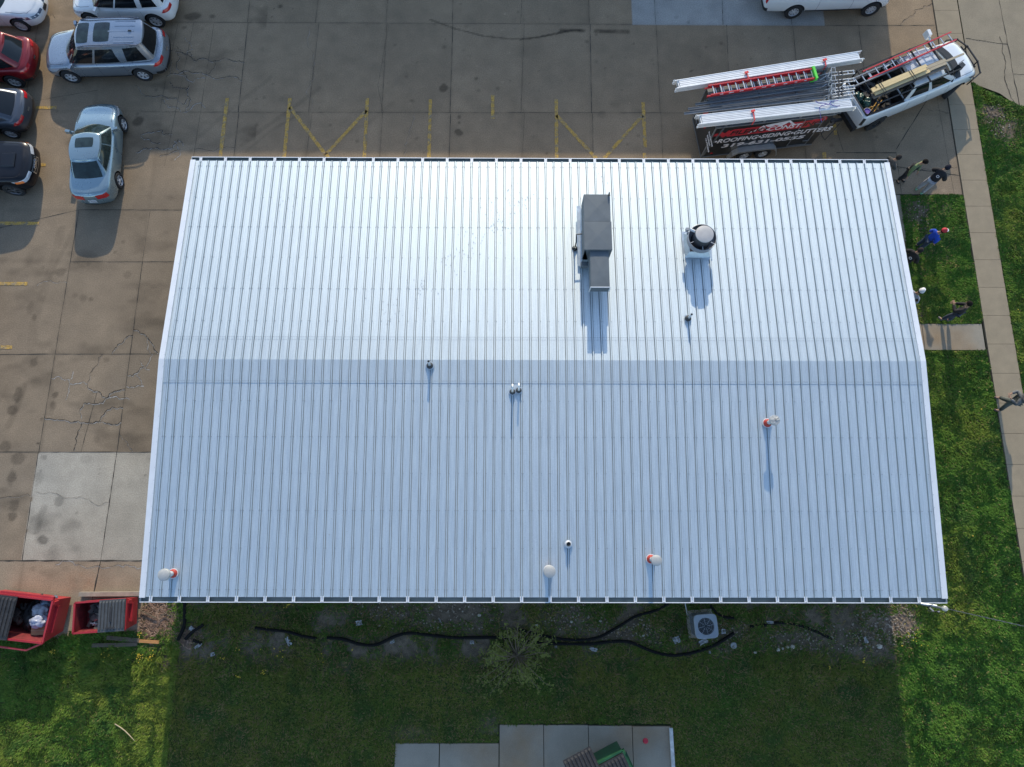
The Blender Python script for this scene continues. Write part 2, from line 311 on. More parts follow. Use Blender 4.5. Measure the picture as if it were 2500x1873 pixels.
# cracks
def frac(pts, amp=.09, it=3, seed=1):
    q = random.Random(seed); pts = [Vector((p[0], p[1], 0)) for p in pts]
    for _ in range(it):
        o = [pts[0]]
        for a, b in zip(pts[:-1], pts[1:]):
            d = b-a; o += [(a+b)/2+Vector((-d.y, d.x, 0))*q.uniform(-amp, amp)*2, b]
        pts = o
    return pts
cb = MB(); sb = MB()
CR = [  # pixel polylines: width, spall
 ([(326, 805), (345, 815), (362, 826), (372, 840), (385, 862)], .035, 1), ([(325, 819), (305, 826), (290, 840), (280, 852), (274, 862)], .03, .5), ([(250, 866), (240, 872), (225, 905), (220, 925), (214, 940)], .02, .2),
 ([(214, 942), (235, 955), (260, 972), (270, 960), (285, 955), (305, 950)], .035, 1), ([(260, 972), (252, 985), (235, 985), (205, 984)], .03, 1), ([(262, 972), (275, 968), (295, 972), (315, 975)], .02, 1.5), ([(300, 995), (275, 993), (262, 1000), (250, 1015), (243, 1028)], .03, .8),
 ([(342, 880), (350, 892), (365, 902)], .02, 1), ([(350, 895), (335, 910), (310, 916)], .03, 1), ([(333, 913), (342, 925), (350, 942), (325, 945), (308, 942)], .02, 1.2), ([(360, 826), (358, 850), (372, 866), (355, 895)], .012, 1),
 ([(108, 1020), (150, 1025), (180, 1030), (200, 1031), (220, 1033), (242, 1030), (270, 1036), (295, 1030)], .035, 1), ([(200, 1033), (190, 1060), (180, 1102)], .045, .2), ([(291, 1060), (305, 1072), (315, 1090), (323, 1102)], .02, .5), ([(203, 985), (198, 1020)], .02, .8),
 ([(125, 923), (150, 924), (165, 925), (170, 935), (190, 935), (213, 937)], .010, 1.4), ([(170, 935), (168, 955), (160, 975)], .008, 1.2), ([(178, 905), (172, 925)], .008, 1.2),
 ([(88, 1201), (125, 1202), (150, 1212), (200, 1213), (268, 1228)], .012, .2), ([(0, 1216), (40, 1213), (75, 1211)], .018, .2), ([(90, 697), (135, 690), (163, 688)], .012, .6),
 ([(400, 93), (420, 110), (445, 130), (478, 150)], .025, .3), ([(405, 130), (440, 128), (465, 128), (480, 150), (520, 152)], .03, .4), ([(520, 150), (528, 148), (570, 150), (597, 153)], .035, .3), ([(528, 148), (518, 170), (506, 182)], .025, .2), ([(415, 180), (440, 178), (475, 178), (505, 183), (540, 190), (590, 198)], .03, .7),
 ([(425, 120), (440, 140), (430, 165), (450, 180), (462, 205), (458, 235), (455, 275)], .03, .5), ([(415, 200), (425, 215), (445, 216), (460, 220)], .03, .3), ([(400, 236), (430, 237), (450, 255), (458, 240)], .025, .5), ([(400, 140), (420, 150), (415, 175), (405, 190)], .02, .5),
 ([(343, 328), (360, 323), (396, 318), (400, 330), (420, 328)], .03, .6), ([(343, 330), (365, 340), (392, 348)], .035, .8), ([(330, 372), (350, 362), (380, 360), (400, 365), (420, 362), (435, 340), (447, 355)], .03, 1), ([(390, 382), (415, 375), (432, 368)], .025, .6), ([(425, 345), (440, 375), (425, 390)], .01, 1.2), ([(355, 237), (385, 235), (410, 240), (430, 240)], .025, .4), ([(395, 240), (410, 262), (440, 272)], .015, .8),
 ([(475, 365), (500, 366), (540, 361), (572, 360)], .02, .2), ([(330, 208), (350, 230), (358, 235)], .018, .5), ([(450, 90), (465, 105), (470, 120), (455, 128)], .012, .6), ([(420, 165), (470, 200), (500, 190)], .01, .8), ([(440, 275), (490, 250), (500, 262)], .01, .9),
 ([(2196, 63), (2215, 45), (2232, 25), (2255, 15), (2277, 7)], .03, .1), ([(2300, 273), (2318, 275)], .02, .1), ([(2185, 407), (2230, 412), (2290, 413), (2336, 408)], .02, .1), ([(2350, 440), (2378, 434), (2402, 430)], .012, .1),
 ([(135, 1378), (200, 1381), (300, 1383), (345, 1384)], .012, 1.2), ([(118, 40), (128, 33), (135, 45)], .02, .2), ([(0, 90), (60, 100), (100, 95)], .012, .2), ([(2264, 265), (2290, 270), (2315, 275)], .02, .1),
 ([(1012, 275), (1000, 330), (985, 380)], .008, .3), ([(750, 60), (765, 130), (757, 200), (762, 260)], .009, .3), ([(840, 90), (880, 140), (930, 160)], .006, .1)]
for i, (pts, w_, spl) in enumerate(CR):
    p = frac(gp(pts), .11, 3, i); strip(cb, p, w_*.62, .008, i, .2, 1.5)
    if spl: strip(sb, [(a.x+.02, a.y-.02-w_*.4) for a in p], .022*spl, .006, i+50, .0, 1.5)
jo = jb.build('pavement_joint', M_joint); struct(jo)
struct(cb.build('pavement_crack', M_crack)); struct(sb.build('pavement_spall', M_spall))
# painted stall lines
pb = MB()
def pl(a, b, w=.155):
    a = G(*a); b = G(*b); strip(pb, [a+(b-a)*(i/14) for i in range(15)], w, .010, int(a.x*10), .8, 1.1)
for a, b in (((555, 240), (537, 392)), ((708, 240), (693, 392)), ((897, 240), (889, 392)), ((708, 262), (795, 378)), ((895, 270), (798, 375)), ((795, 375), (805, 390)), ((1051, 243), (1047, 392)), ((1203, 232), (1203, 290)), ((1358, 242), (1359, 392)), ((1359, 282), (1460, 392)), ((1569, 282), (1470, 392)), ((1570, 250), (1575, 360)), ((1573, 374), (1575, 392)),
             ((2036, 295), (2040, 330)), ((2012, 372), (2013, 390)), ((88, 263), (138, 263)), ((0, 545), (95, 546)), ((0, 693), (67, 693)), ((0, 848), (30, 848)), ((95, 402), (112, 403))): pl(a, b)
struct(pb.build('parking_lines', M_paint))
# sidewalk, cross slab, pads, road
def slabs(name, rects, z, m, gap=.012, th=.10, bev=.0):
    mb = MB()
    for x0, y0, x1, y1 in rects: mb.box((x0+x1)/2, (y0+y1)/2, z-th/2, x1-x0-gap, y1-y0-gap, th)
    return struct(mb.build(name, m))
yj = [G(2420, v).y for v in (440.6, 503.3, 567.8, 633.7, 700.7, 768.8, 839.5, 911.6)]
dy = (yj[0]-yj[-1])/7; ys = [yj[0]+dy*3.0*0+dy*i for i in range(-26, 14)]
slabs('sidewalk', [(17.88, a, 18.98, a+dy) for a in ys], .02, M_walk)
jb2 = MB(); jb2.poly([(17.87, -40, -.03), (18.99, -40, -.03), (18.99, 40, -.03), (17.87, 40, -.03)]); struct(jb2.build('sidewalk_bed', M_joint))
slabs('doorway_path', [(12.95, 1.36, 15.36, 2.45), (15.37, 1.36, 17.78, 2.45)], .02, M_walk2)
slabs('side_path', [(12.85, 4.9, 15.16, 6.0), (12.85, 6.01, 15.22, 8.1)], .012, M_walk2)
slabs('rear_pad', [(-5.1, -15.5, -3.56, -12.92), (-3.54, -15.5, -1.48, -12.92), (-1.46, -15.5, .085, -12.32), (.095, -15.5, 1.655, -12.33), (1.665, -15.5, 3.2, -12.35), (3.21, -15.5, 4.55, -12.37)], .02, M_walk2)
rb = MB(); rb.poly([(19.03, 13.45, .005), (20.17, 12.95, .005), (20.95, 12.25, .005), (21.1, 8, .005), (21.3, -40, .005), (40, -40, .005), (40, 60, .005), (19.03, 60, .005)])
struct(rb.build('road', M_road))
rj = MB()
for a, b, w_ in (((20.9, 21), (20.93, 12.3), .035), ((19.1, 15.7), (20.9, 15.4), .03), ((20.95, 13.9), (24, 13.8), .03), ((20.95, 12.3), (21.2, 8), .03)):
    k += 1; strip(rj, jag(a, b, 30, .02, k), w_, .009, k, .3, 1.5)
for i, (pts, w_) in enumerate((([(2440, 90), (2447, 130), (2452, 190), (2468, 240), (2488, 262)], .025),)):
    strip(rj, frac(gp(pts), .06, 3, i), w_, .013, i, .3, 1.6)
struct(rj.build('road_joint', M_joint))

# ------------------------------------------------------------------ lawn (soil sheet + grass)
def in_lawn(x, y):
    a = (x > 15.2) & (x < 17.82) & (y > 2.47) & (y < 8.08)
    a |= (x > 12.9) & (x < 15.3) & (y > 2.47) & (y < 4.9)
    a |= (x > 12.7) & (x < 17.82) & (y < 1.34)
    a |= (x > 18.99) & (x < 21.15+.0*x) & (y < 12.3) & (y > -40)
    a |= (x > 19.02) & (x < 20.95) & (y >= 12.3) & (y < 13.45-(x-19.03)*.60)
    low = (y < -7.35) & (x > -14.5) & (x <= 12.9)
    low |= (x <= -14.4) & (y < -9.55) | (x <= -16.8) & (y < -9.4)
    low |= (x > -17) & (x < -14.4) & (y < -9.25)
    a |= low
    pad = ((x > -1.5) & (x < 4.6) & (y < -12.30)) | ((x > -5.12) & (x < -1.4) & (y < -12.90))
    return a & ~pad
def bare(x, y):
    """1 where earth, gravel or mulch shows"""
    n = fbm(x, y, 1.1, 71); n2 = fbm(x, y, .35, 75, 3)
    b = np.clip((n-.37)*3.6, 0, .95)*((y > -10.6) & (y < -7.3) & (x > -13) & (x < 13))*np.clip((y+10.7)/.7, 0, 1)
    def blob(cx, cy, rx, ry, s=1.0): return s*np.clip(1.35-np.hypot((x-cx)/rx, (y-cy)/ry)+(n2-.5)*.9, 0, 1)
    for q in ((-13.9, -8.9, .75, .85, 1), (-12.6, -9.3, .9, .5, .9), (-5.5, -8.5, 1.8, .6, .8), (-3.2, -8.6, 2.2, .7, 1), (1.0, -8.8, 1.4, .5, .8), (2.5, -9.35, 2.6, .5, .9), (6.5, -9.3, 1.6, .6, .8), (9.8, -9.5, 2.6, .5, .9), (12.9, -8.9, 1.0, .8, 1), (11.8, -9.3, .9, .7, .8),
              (15.9, 7.4, .7, .9, .85), (16.0, 6.2, .5, .9, .6), (17.1, 7.5, .35, .35, .6), (16.8, 5.2, .35, .5, .45), (15.3, 3.0, .3, .8, .7), (15.7, 4.7, .35, .4, .5), (17.3, 3.3, .25, .5, .3),
              (19.8, 12.0, .75, .55, 1), (20.2, 11.2, .7, .6, .9), (19.5, 11.7, .4, .5, .7), (20.2, 10.6, .4, .4, .6), (-13.4, -10.3, .25, .4, .9), (-7.0, -10.4, .8, .3, .5), (-1.8, -12.3, .5, .4, .6), (-.9, -10.2, .35, .3, .6), (-4.7, -12.6, .8, .25, .5), (-9.0, -9.7, .8, .3, .5), (-19.6, -10.1, .4, .25, .8)):
        b = np.maximum(b, blob(*q))
    ex = np.minimum(np.abs(x-17.84), np.abs(y-1.34)); b = np.maximum(b, .5*np.clip(1-ex/.06, 0, 1))
    return np.clip(b, 0, 1)
def soil_col(x, y):
    b = bare(x, y)[:, None]; n = fbm(x, y, .25, 81, 3)[:, None]
    grs = np.array([.050, .072, .018]); ea = np.array([.135, .105, .075])*(.65+.7*n)
    mul = np.clip(1.3-np.hypot((x+13.85)/.7, (y+8.9)/.85), 0, 1)[:, None]; ea = ea*(1-mul)+np.array([.20, .125, .08])*(.6+.8*n)*mul
    gv = np.clip(1.5-np.hypot((x-12.9)/.9, (y+8.8)/.8), 0, 1)[:, None]; ea = ea*(1-gv)+np.array([.25, .18, .13])*(.6+.8*n)*gv
    return grs*(1-b)+ea*b
grid_sheet('lawn', -26, 24, -22, 14, .09, in_lawn, soil_col, lambda X, Y: -.01+.025*fbm(X, Y, 1.0, 91), M_soil)
def make_grass():
    r = np.random.RandomState(5)
    areas = [(15.15, 1.2, 17.9, 8.1, 1500), (12.9, -9, 17.9, 4.9, 1250), (18.95, -8, 21.3, 13.5, 1150), (12.9, -15.5, 19, -9, 1250), (-26, -15.5, -13, -9.2, 1250), (-13.5, -15.5, 13.2, -7.4, 1000)]
    P = []
    for x0, y0, x1, y1, d in areas:
        n = int((x1-x0)*(y1-y0)*d); P.append(np.stack([r.uniform(x0, x1, n), r.uniform(y0, y1, n)], 1))
    P = np.concatenate(P); P = P[in_lawn(P[:, 0], P[:, 1])]
    x, y = P.T; b = bare(x, y); cl = fbm(x, y, .30, 101, 3); keep = r.rand(len(x)) > b*1.02; keep &= (cl+r.rand(len(x))*.7 > .42)
    x, y, b, cl = x[keep], y[keep], b[keep], cl[keep]; n = len(x)
    big_ = fbm(x, y, 2.2, 111); med = fbm(x, y, .8, 121)
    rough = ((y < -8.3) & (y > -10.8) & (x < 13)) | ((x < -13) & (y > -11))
    right = (x > 12.9)
    ln = (.045+.06*cl+.03*r.rand(n))*np.where(rough, 1.7, 1.0)*np.where(right, .95, 1.05)
    wd = (.007+.009*r.rand(n))*np.where(right, 1.7, 1.1)
    ang = fbm(x, y, .7, 131)*14+r.normal(0, .8, n); lean = r.uniform(.35, 1.3, n)
    dx = np.cos(ang)*np.sin(lean); dy = np.sin(ang)*np.sin(lean); dz = np.cos(lean)
    px = -np.sin(ang); py = np.cos(ang)
    z0 = -.01+.025*fbm(x, y, 1.0, 91)
    V = np.zeros((n, 5, 3), np.float32)
    V[:, 0] = np.stack([x-px*wd, y-py*wd, z0], 1); V[:, 1] = np.stack([x+px*wd, y+py*wd, z0], 1)
    mx, my, mz = x+dx*ln*.55, y+dy*ln*.55, z0+dz*ln*.62
    V[:, 2] = np.stack([mx+px*wd*.85, my+py*wd*.85, mz], 1); V[:, 3] = np.stack([mx-px*wd*.85, my-py*wd*.85, mz], 1)
    V[:, 4] = np.stack([x+dx*ln*1.15, y+dy*ln*1.15, z0+dz*ln*.85], 1)
    me = bpy.data.meshes.new('grass'); me.vertices.add(n*5); me.vertices.foreach_set('co', V.ravel())
    o = np.arange(n)[:, None]*5; L = np.concatenate([o+[0, 1, 2, 3], o+[3, 2, 4]], 1).astype(np.int32).ravel()
    me.loops.add(len(L)); me.loops.foreach_set('vertex_index', L)
    st = np.empty((n, 2), np.int32); st[:, 0] = np.arange(n)*7; st[:, 1] = st[:, 0]+4
    me.polygons.add(2*n); me.polygons.foreach_set('loop_start', st.ravel()); me.update(calc_edges=True)
    c1 = np.array([.062, .138, .022]); c2 = np.array([.130, .168, .028]); c3 = np.array([.19, .165, .065]); c4 = np.array([.048, .105, .024])
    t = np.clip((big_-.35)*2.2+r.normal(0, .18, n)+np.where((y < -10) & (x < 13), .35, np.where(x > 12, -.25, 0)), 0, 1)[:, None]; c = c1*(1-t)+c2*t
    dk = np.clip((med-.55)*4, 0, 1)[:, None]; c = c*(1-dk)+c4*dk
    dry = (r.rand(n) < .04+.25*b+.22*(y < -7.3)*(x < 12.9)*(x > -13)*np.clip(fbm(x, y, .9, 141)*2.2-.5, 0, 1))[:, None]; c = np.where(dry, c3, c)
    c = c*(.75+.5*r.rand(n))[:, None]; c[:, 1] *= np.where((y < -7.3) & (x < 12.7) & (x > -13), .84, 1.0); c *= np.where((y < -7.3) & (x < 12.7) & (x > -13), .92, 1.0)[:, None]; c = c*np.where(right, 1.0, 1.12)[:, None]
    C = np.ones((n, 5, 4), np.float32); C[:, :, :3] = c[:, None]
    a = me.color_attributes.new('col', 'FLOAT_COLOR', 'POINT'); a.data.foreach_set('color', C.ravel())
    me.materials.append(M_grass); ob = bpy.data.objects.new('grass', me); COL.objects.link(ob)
    tag(ob, 'short green grass covering the lawns round the building', 'grass', kind='stuff'); print('blades', n)
make_grass()
# gravel and wood chips as stuff
def scatter_bits(name, label, cat, regions, cols, n, sz, seed, flat=.5, elong=1.0):
    r = np.random.RandomState(seed); mb = MB(); ms = [mat(name+'_%d' % i, c, .9, var=.3, scale=20) for i, c in enumerate(cols)]
    for cx, cy, rx, ry, q in regions:
        for _ in range(int(n*q)):
            a = r.uniform(0, 6.28); d = r.uniform(0, 1)**.6; x = cx+math.cos(a)*d*rx; y = cy+math.sin(a)*d*ry
            s = r.uniform(.5, 1.5)*sz; mb.mi = r.randint(len(ms)); Mr = Matrix.Rotation(r.uniform(0, 6.28), 4, 'Z') @ Matrix.Rotation(r.uniform(-.4, .4), 4, 'X')
            mb.box(x, y, .018+s*flat/2, s*elong, s, s*flat, M=Mr, tz=.6)
    o = mb.build(name, ms); tag(o, label, cat, kind='stuff'); return o
scatter_bits('gravel', 'pale gravel and stones scattered along the back wall', 'gravel', [(-3.4, -8.5, 2.0, .8, 1), (-5.4, -8.6, 1.4, .7, .4), (1.4, -8.7, 1.3, .6, .5), (3.6, -9.2, 1.6, .6, .8), (6.6, -9.3, 1.0, .6, .5), (10.0, -9.5, 2.2, .5, .8), (12.9, -8.9, .8, .8, 1.2), (12.0, -9.2, .8, .7, .6), (15.9, 7.2, .5, .7, .15), (20.0, 11.6, .7, .8, .3)], [(.17, .13, .095), (.24, .19, .14), (.13, .10, .07), (.33, .28, .22)], 420, .04, 3)
scatter_bits('wood_chips', 'brown wood chip mulch heaped beside the red bin', 'mulch', [(-13.85, -8.85, .72, .85, 1), (-12.8, -9.5, .7, .35, .3)], [(.22, .13, .085), (.16, .1, .07), (.3, .2, .14)], 900, .022, 4, .5, 4.5)
# ------------------------------------------------------------------ main building
EH, RH, HL, HW = 3.03, 3.55, 7.73, 12.96
SLP = math.atan2(RH-EH, HL)
bld = thing('building', 'long low building with a ribbed silver metal roof in the middle of the lot', 'building', (0, 0, 0))
RIB = .3048; X0 = -12.96+.18
def rib_profile(x0, x1, z, first):
    """panel cross-section: major ribs every 0.3 m, low stiffeners between"""
    pts = [(x0, z)]; x = first
    while x < x1:
        for dx, dz in ((-.047, 0), (-.046, -.030), (-.023, -.030), (-.015, .034), (.015, .034), (.020, -.028), (.038, -.028), (.039, 0), (.095, 0), (.105, .003), (.125, .003), (.135, 0), (.170, 0), (.180, .003), (.200, .003), (.210, 0)):  # grooves at the rib feet are added to draw dark shade lines
            if x0 < x+dx < x1: pts.append((x+dx, z+dz))
        x += RIB
    pts.append((x1, z)); return pts
def panel(mb, y0, z0, y1, z1, dz=0.0, xa=-HW+.02, xb=HW-.02):
    pr = rib_profile(xa, xb, dz, -12.62); n = len(pr)
    vs = [(x, y0, z0+z) for x, z in pr]+[(x, y1, z1+z) for x, z in pr]
    for i in range(n-1):
        mb.mi = 1 if pr[i][1]-dz < -.02 and pr[i+1][1]-dz < -.02 else 0  # groove floors take the painted shade colour
        mb.f.append((len(mb.v)+i, len(mb.v)+i+1, len(mb.v)+n+i+1, len(mb.v)+n+i)); mb.m.append(mb.mi)
    mb.v += vs
zof = lambda y: RH-(RH-EH)*abs(y)/HL
rN = MB(); panel(rN, HL, EH, 0, RH); roof_n = rN.build('roof', [M_roof, M_rib_shade], bld)
rS = MB(); panel(rS, 0, RH, -HL, EH); roof_s = rS.build('roof', [M_roof, M_rib_shade], bld)
cp = MB()
panel(cp, .82, zof(.82), 0, RH, .007); panel(cp, 0, RH, -.80, zof(.80), .007)
cp.build('ridge_cap', [M_cap, M_rib_shade], bld)
ed = MB()
for yy in (.82, -.80): ed.box(0, yy, zof(yy)+.004, 2*HW-.06, .006, .012)
ed.build('ridge_cap_edge', M_screw, bld)
sc_ = MB()
def screws(y, every, s=.011):
    x = -12.62; i = 0
    while x < HW-.05:
        if i % every == 0: sc_.box(x, y, zof(y)+.038, s*1.3, s*1.3, .008)
        for d in ((-.055, .055) if every == 1 else (.055,)):
            sc_.box(x+d, y, zof(y)+.008, s*1.5, s*1.5, .012)
        x += RIB; i += 1
for s_ in (1, -1):
    for y, e in ((7.5, 1), (6.2, 3), (5.0, 1), (3.8, 3), (2.6, 1), (1.4, 3)): screws(s_*y, e)
    x = -12.62
    while x < HW:
        for d in (.06, .11, .16, .21, .26): sc_.box(x+d, s_*.72, zof(.72)+.014, .013, .013, .008)
        x += RIB
q = random.Random(31); sf = MB()
for cx, cy, n_, sp_ in ((-4.3, 2.6, 30, .25), (-3.2, 3.6, 26, .3), (-2.5, 4.3, 30, .3), (-1.6, 5.2, 40, .35), (-1.0, 6.0, 36, .3), (-5.2, 1.8, 22, .3), (-9.3, 5.8, 14, .3), (9.5, 6.6, 12, .3), (2.0, 7.0, 12, .3), (6.0, -4.2, 10, .4), (-6.4, -5.0, 10, .4)):
    for _ in range(n_):
        x_, y_ = q.gauss(cx, sp_), q.gauss(cy, sp_); sf.box(x_, y_, zof(y_)+.006, q.uniform(.012, .035), q.uniform(.012, .04), .004, rz=q.uniform(0, 3))
sf_ = sf.build('roof_scuffs', mat('scuff', (.42, .44, .45), .8), bld); sf_['kind'] = 'stuff'
so_ = sc_.build('roof_screws', M_screw, bld); so_['kind'] = 'stuff'
# rake trim at both gables
for sx in (-1, 1):
    tb = MB()
    for sgn in (1, -1):
        y1 = sgn*(HL+.02); a = sx*(HW-.17); b = sx*(HW+.015); dz = .042
        vs = [(a, 0, RH+dz), (b, 0, RH+dz), (b, y1, EH+dz), (a, y1, EH+dz), (b, 0, RH-.16), (b, y1, EH-.16), (a, 0, RH+.012), (a, y1, EH+.012)]
        tb.add(vs, [(0, 1, 2, 3), (1, 4, 5, 2), (0, 3, 7, 6)])
    tb.build('rake_trim', M_trim, bld)
    rs = MB(); yy = -7.4
    while yy < 7.5: rs.box(sx*(HW-.15), yy, zof(yy)+.046, .012, .012, .008); yy += .42
    q = rs.build('trim_screws', M_screw, bld); q['kind'] = 'stuff'
# gutters with straps
for sy in (1, -1):
    g = MB(); y0 = sy*(HL-.02); y1 = sy*(HL+.155); zt = 3.0; zb = 2.93
    g.mi = 0
    g.add([(-HW-.01, y0, zt), (HW+.01, y0, zt), (HW+.01, y0, zb), (-HW-.01, y0, zb), (-HW-.01, y1, zb), (HW+.01, y1, zb), (HW+.01, y1, zt), (-HW-.01, y1, zt)], [(0, 1, 2, 3), (3, 2, 5, 4), (4, 5, 6, 7)])
    go = g.build('gutter', M_gut, bld)
    l = MB(); l.box(0, sy*(HL+.163), 2.935, 2*HW+.02, .012, .16); l.box(0, sy*(HL+.158), 3.018, 2*HW+.02, .026, .008)
    for sx in (-1, 1): l.box(sx*(HW+.012), sy*(HL+.06), 2.935, .012, .2, .15)
    l.build('gutter_lip', M_trim, go)
    x = -12.62; i = 0
    while x < HW-.1:
        if i % 3 == 0:
            s1 = MB()
            for dx in (-.036, .036): s1.box(x+dx, sy*(HL+.065), 3.028, .030, .19, .010)
            s1.box(x, sy*(HL+.065), 3.018, .10, .19, .008)
            s1.build('gutter_strap', M_trim, go)
        x += RIB; i += 1
    for xx in (-12.3, 12.3) if sy > 0 else (-12.1,):
        d = MB(); d.box(xx, sy*7.62, 1.5, .09, .07, 2.76); d.build('downspout', M_trim, bld)
# walls
wl = MB(); T_ = .18; a, b, zt = 12.78, 7.5, 2.95
wl.box(0, b-T_/2, zt/2, 2*a, T_, zt); wl.box(0, -b+T_/2, zt/2, 2*a, T_, zt)
for sx in (-1, 1):
    wl.add([(sx*a, -b+T_, 0), (sx*a, b-T_, 0), (sx*a, b-T_, zt), (sx*a, 0, 3.48), (sx*a, -b+T_, zt)], [(0, 1, 2, 3, 4)])
    wl.add([(sx*(a-T_), -b+T_, 0), (sx*(a-T_), b-T_, 0), (sx*(a-T_), b-T_, zt), (sx*(a-T_), 0, 3.46), (sx*(a-T_), -b+T_, zt)], [(0, 1, 2, 3, 4)])
wl.build('wall', M_wall, bld)
M_door = mat('door_paint', (.12, .13, .15), .5, .2)
for (x, y, rz) in ((12.80, 1.9, math.pi/2),):
    d = MB(); d.box(x, y, 1.05, .05, .95, 2.1); dd = d.build('door', M_door, bld)
    h = MB(); h.box(x+.05, y-.38, 1.0, .05, .12, .03); h.build('handle', M_trim, dd)
# meter boxes on the back wall
for px in (1557, 1585):
    p = G(px, 1478, 2.2); m_ = MB(); m_.box(0, .12, 0, .15, .3, .22); m_.box(0, -.02, .04, .10, .05, .12)
    o = m_.build('meter_box', mat('meter_grey', (.32, .34, .36), .5, .2)); o.location = (p.x, -7.78, 2.35)
    tag(o, 'small grey box on the back wall under the gutter, %s of the pair' % ('left' if px == 1557 else 'right'), 'meter box', 'meter boxes on the back wall')

# ------------------------------------------------------------------ neighbour to the north whose shade lies on the lot
nb = thing('building', 'tall flat roofed building across the lot, its shade covering the stalls', 'building', (-1.7, 32, 0))
n_ = MB(); hN = (25-9.98)*math.tan(SUN_EL)
n_.box(0, 0, hN/2, 35.3, 14, hN-.02); n_.build('wall', M_wall, nb)
n_ = MB(); n_.box(0, -6.9, hN+.0, 35.3, .2, .02)
for yy in (-7.05, 7.05): n_.box(0, yy, hN-.1, 35.4, .08, .2)
for xx in (-17.69, 17.69): n_.box(xx, 0, hN-.1, .08, 14, .2)
n_.build('parapet', M_trim, nb)
for i in range(5):
    d = MB(); d.box(-13+i*6.5, -7.02, 1.6, 3.2, .06, 3.2); d.build('garage_door', M_trim, nb)
    d = MB(); d.box(-13+i*6.5, -7.02, 4.4, 1.6, .06, .8); d.build('window', M_dark, nb)

# ------------------------------------------------------------------ rooftop units
M_boot = mat('red_silicone', (.34, .032, .02), .6, var=.2, scale=15)
M_pipew = mat('vent_pipe_metal', (.62, .63, .64), .4, .3, var=.06)
M_capm = mat('vent_cap_metal', (.40, .40, .385), .5, .25, var=.12, scale=5)
M_boots = mat('dark_boot', (.04, .045, .05), .6)
M_flash = mat('galvanised_flashing', (.52, .58, .62), .38, .7, var=.12, scale=6)
def cap_vent(x, y, h, r, rc, label, dent=0):
    z = zof(y); t = thing('roof_vent', label, 'roof vent', (x, y, z), 0, 'capped flue vents on the roof')
    b = MB(); b.lathe([(.165, .036), (.165, .048), (.13, .055)], 28); b.build('flashing', M_pipew, t)
    b = MB(); b.lathe([(.140, .05), (.135, .075), (.128, .085), (.125, .11), (.112, .12), (.108, .15), (.098, .16), (.095, .18), (r+.01, .19)], 28); b.build('boot', M_boot, t, smooth=True)
    b = MB(); b.lathe([(r, .04), (r, h-.16)], 20); b.lathe([(r+.015, h-.16), (r+.015, h-.12), (r, h-.12)], 20); b.build('pipe', M_pipew, t, smooth=True)
    c = MB(); pr = [(r+.03, h-.11), (rc*.97, h-.11), (rc, h-.10), (rc, h-.02), (rc*.97, h), (rc*.7, h+.02), (rc*.35, h+.03), (0.001, h+.033)]
    c.lathe(pr, 32)
    if dent:
        q = random.Random(4)
        c.v = [(a, b_, z_-(.025*q.random() if z_ > h and math.hypot(a, b_) < rc*.8 else 0)) for a, b_, z_ in c.v]
    c.build('cap', M_capm, t, smooth=True, ang=30)
    for k in range(3):
        a = 2.1*k; s = MB(); s.bar((r*math.cos(a), r*math.sin(a), h-.14), (rc*.7*math.cos(a), rc*.7*math.sin(a), h-.10), .015); s.build('bracket', M_dark, t)
    return t
cap_vent(-11.94, -7.0, .66, .085, .185, 'pale domed flue vent with red boot at the left end of the back eave')
cap_vent(.13, -6.88, .72, .085, .19, 'wide pale domed flue vent hiding its red boot near the middle of the back eave')
cap_vent(3.45, -6.53, .92, .07, .168, 'flue vent with red boot right of the open black pipe near the back eave')
cap_vent(7.47, -2.12, .70, .065, .165, 'dented grey capped vent with red boot alone on the right of the back slope', 1)
def stub(x, y, h, r, label, kind='boot', lean=(0, 0)):
    z = zof(y); t = thing('vent_pipe', label, 'vent pipe', (x, y, z), 0, 'small vent pipes on the roof')
    b = MB()
    if kind == 'sq': b.box(0, 0, .045, .22, .24, .02)
    else: b.lathe([(.145, .036), (.145, .048), (.1, .05)], 24)
    b.build('flashing', M_flash, t)
    b = MB(); b.lathe([(.115, .05), (.105, .09), (.08, .10), (.075, .14), (r+.008, .15)], 24); b.build('boot', M_boots if kind != 'open' else M_pipew, t, smooth=True)
    b = MB(); b.tube([(0, 0, .05), (lean[0], lean[1], h)], r, 16, cap=False); b.tube([(lean[0]*.6, lean[1]*.6, h*.6), (lean[0], lean[1], h)], r*.8, 16, cap=False); b.build('pipe', M_pipew, t, smooth=True)
    b = MB(); b.lathe([(0.001, 0), (r*.82, 0)], 16, Matrix.Translation((lean[0]*.9, lean[1]*.9, h-.03))); b.build('opening', M_blk, t)
    return t
stub(-3.83, -.21, .42, .042, 'small open vent pipe with dark boot just behind the ridge, left of the pair', 'boot', (0, .06))
stub(.78, -6.06, .22, .07, 'short stub with a black open mouth near the middle back eave', 'open')
stub(5.01, 1.51, .42, .04, 'small pipe on a square flashing in front of the exhaust fan shade', 'sq', (.03, .03))
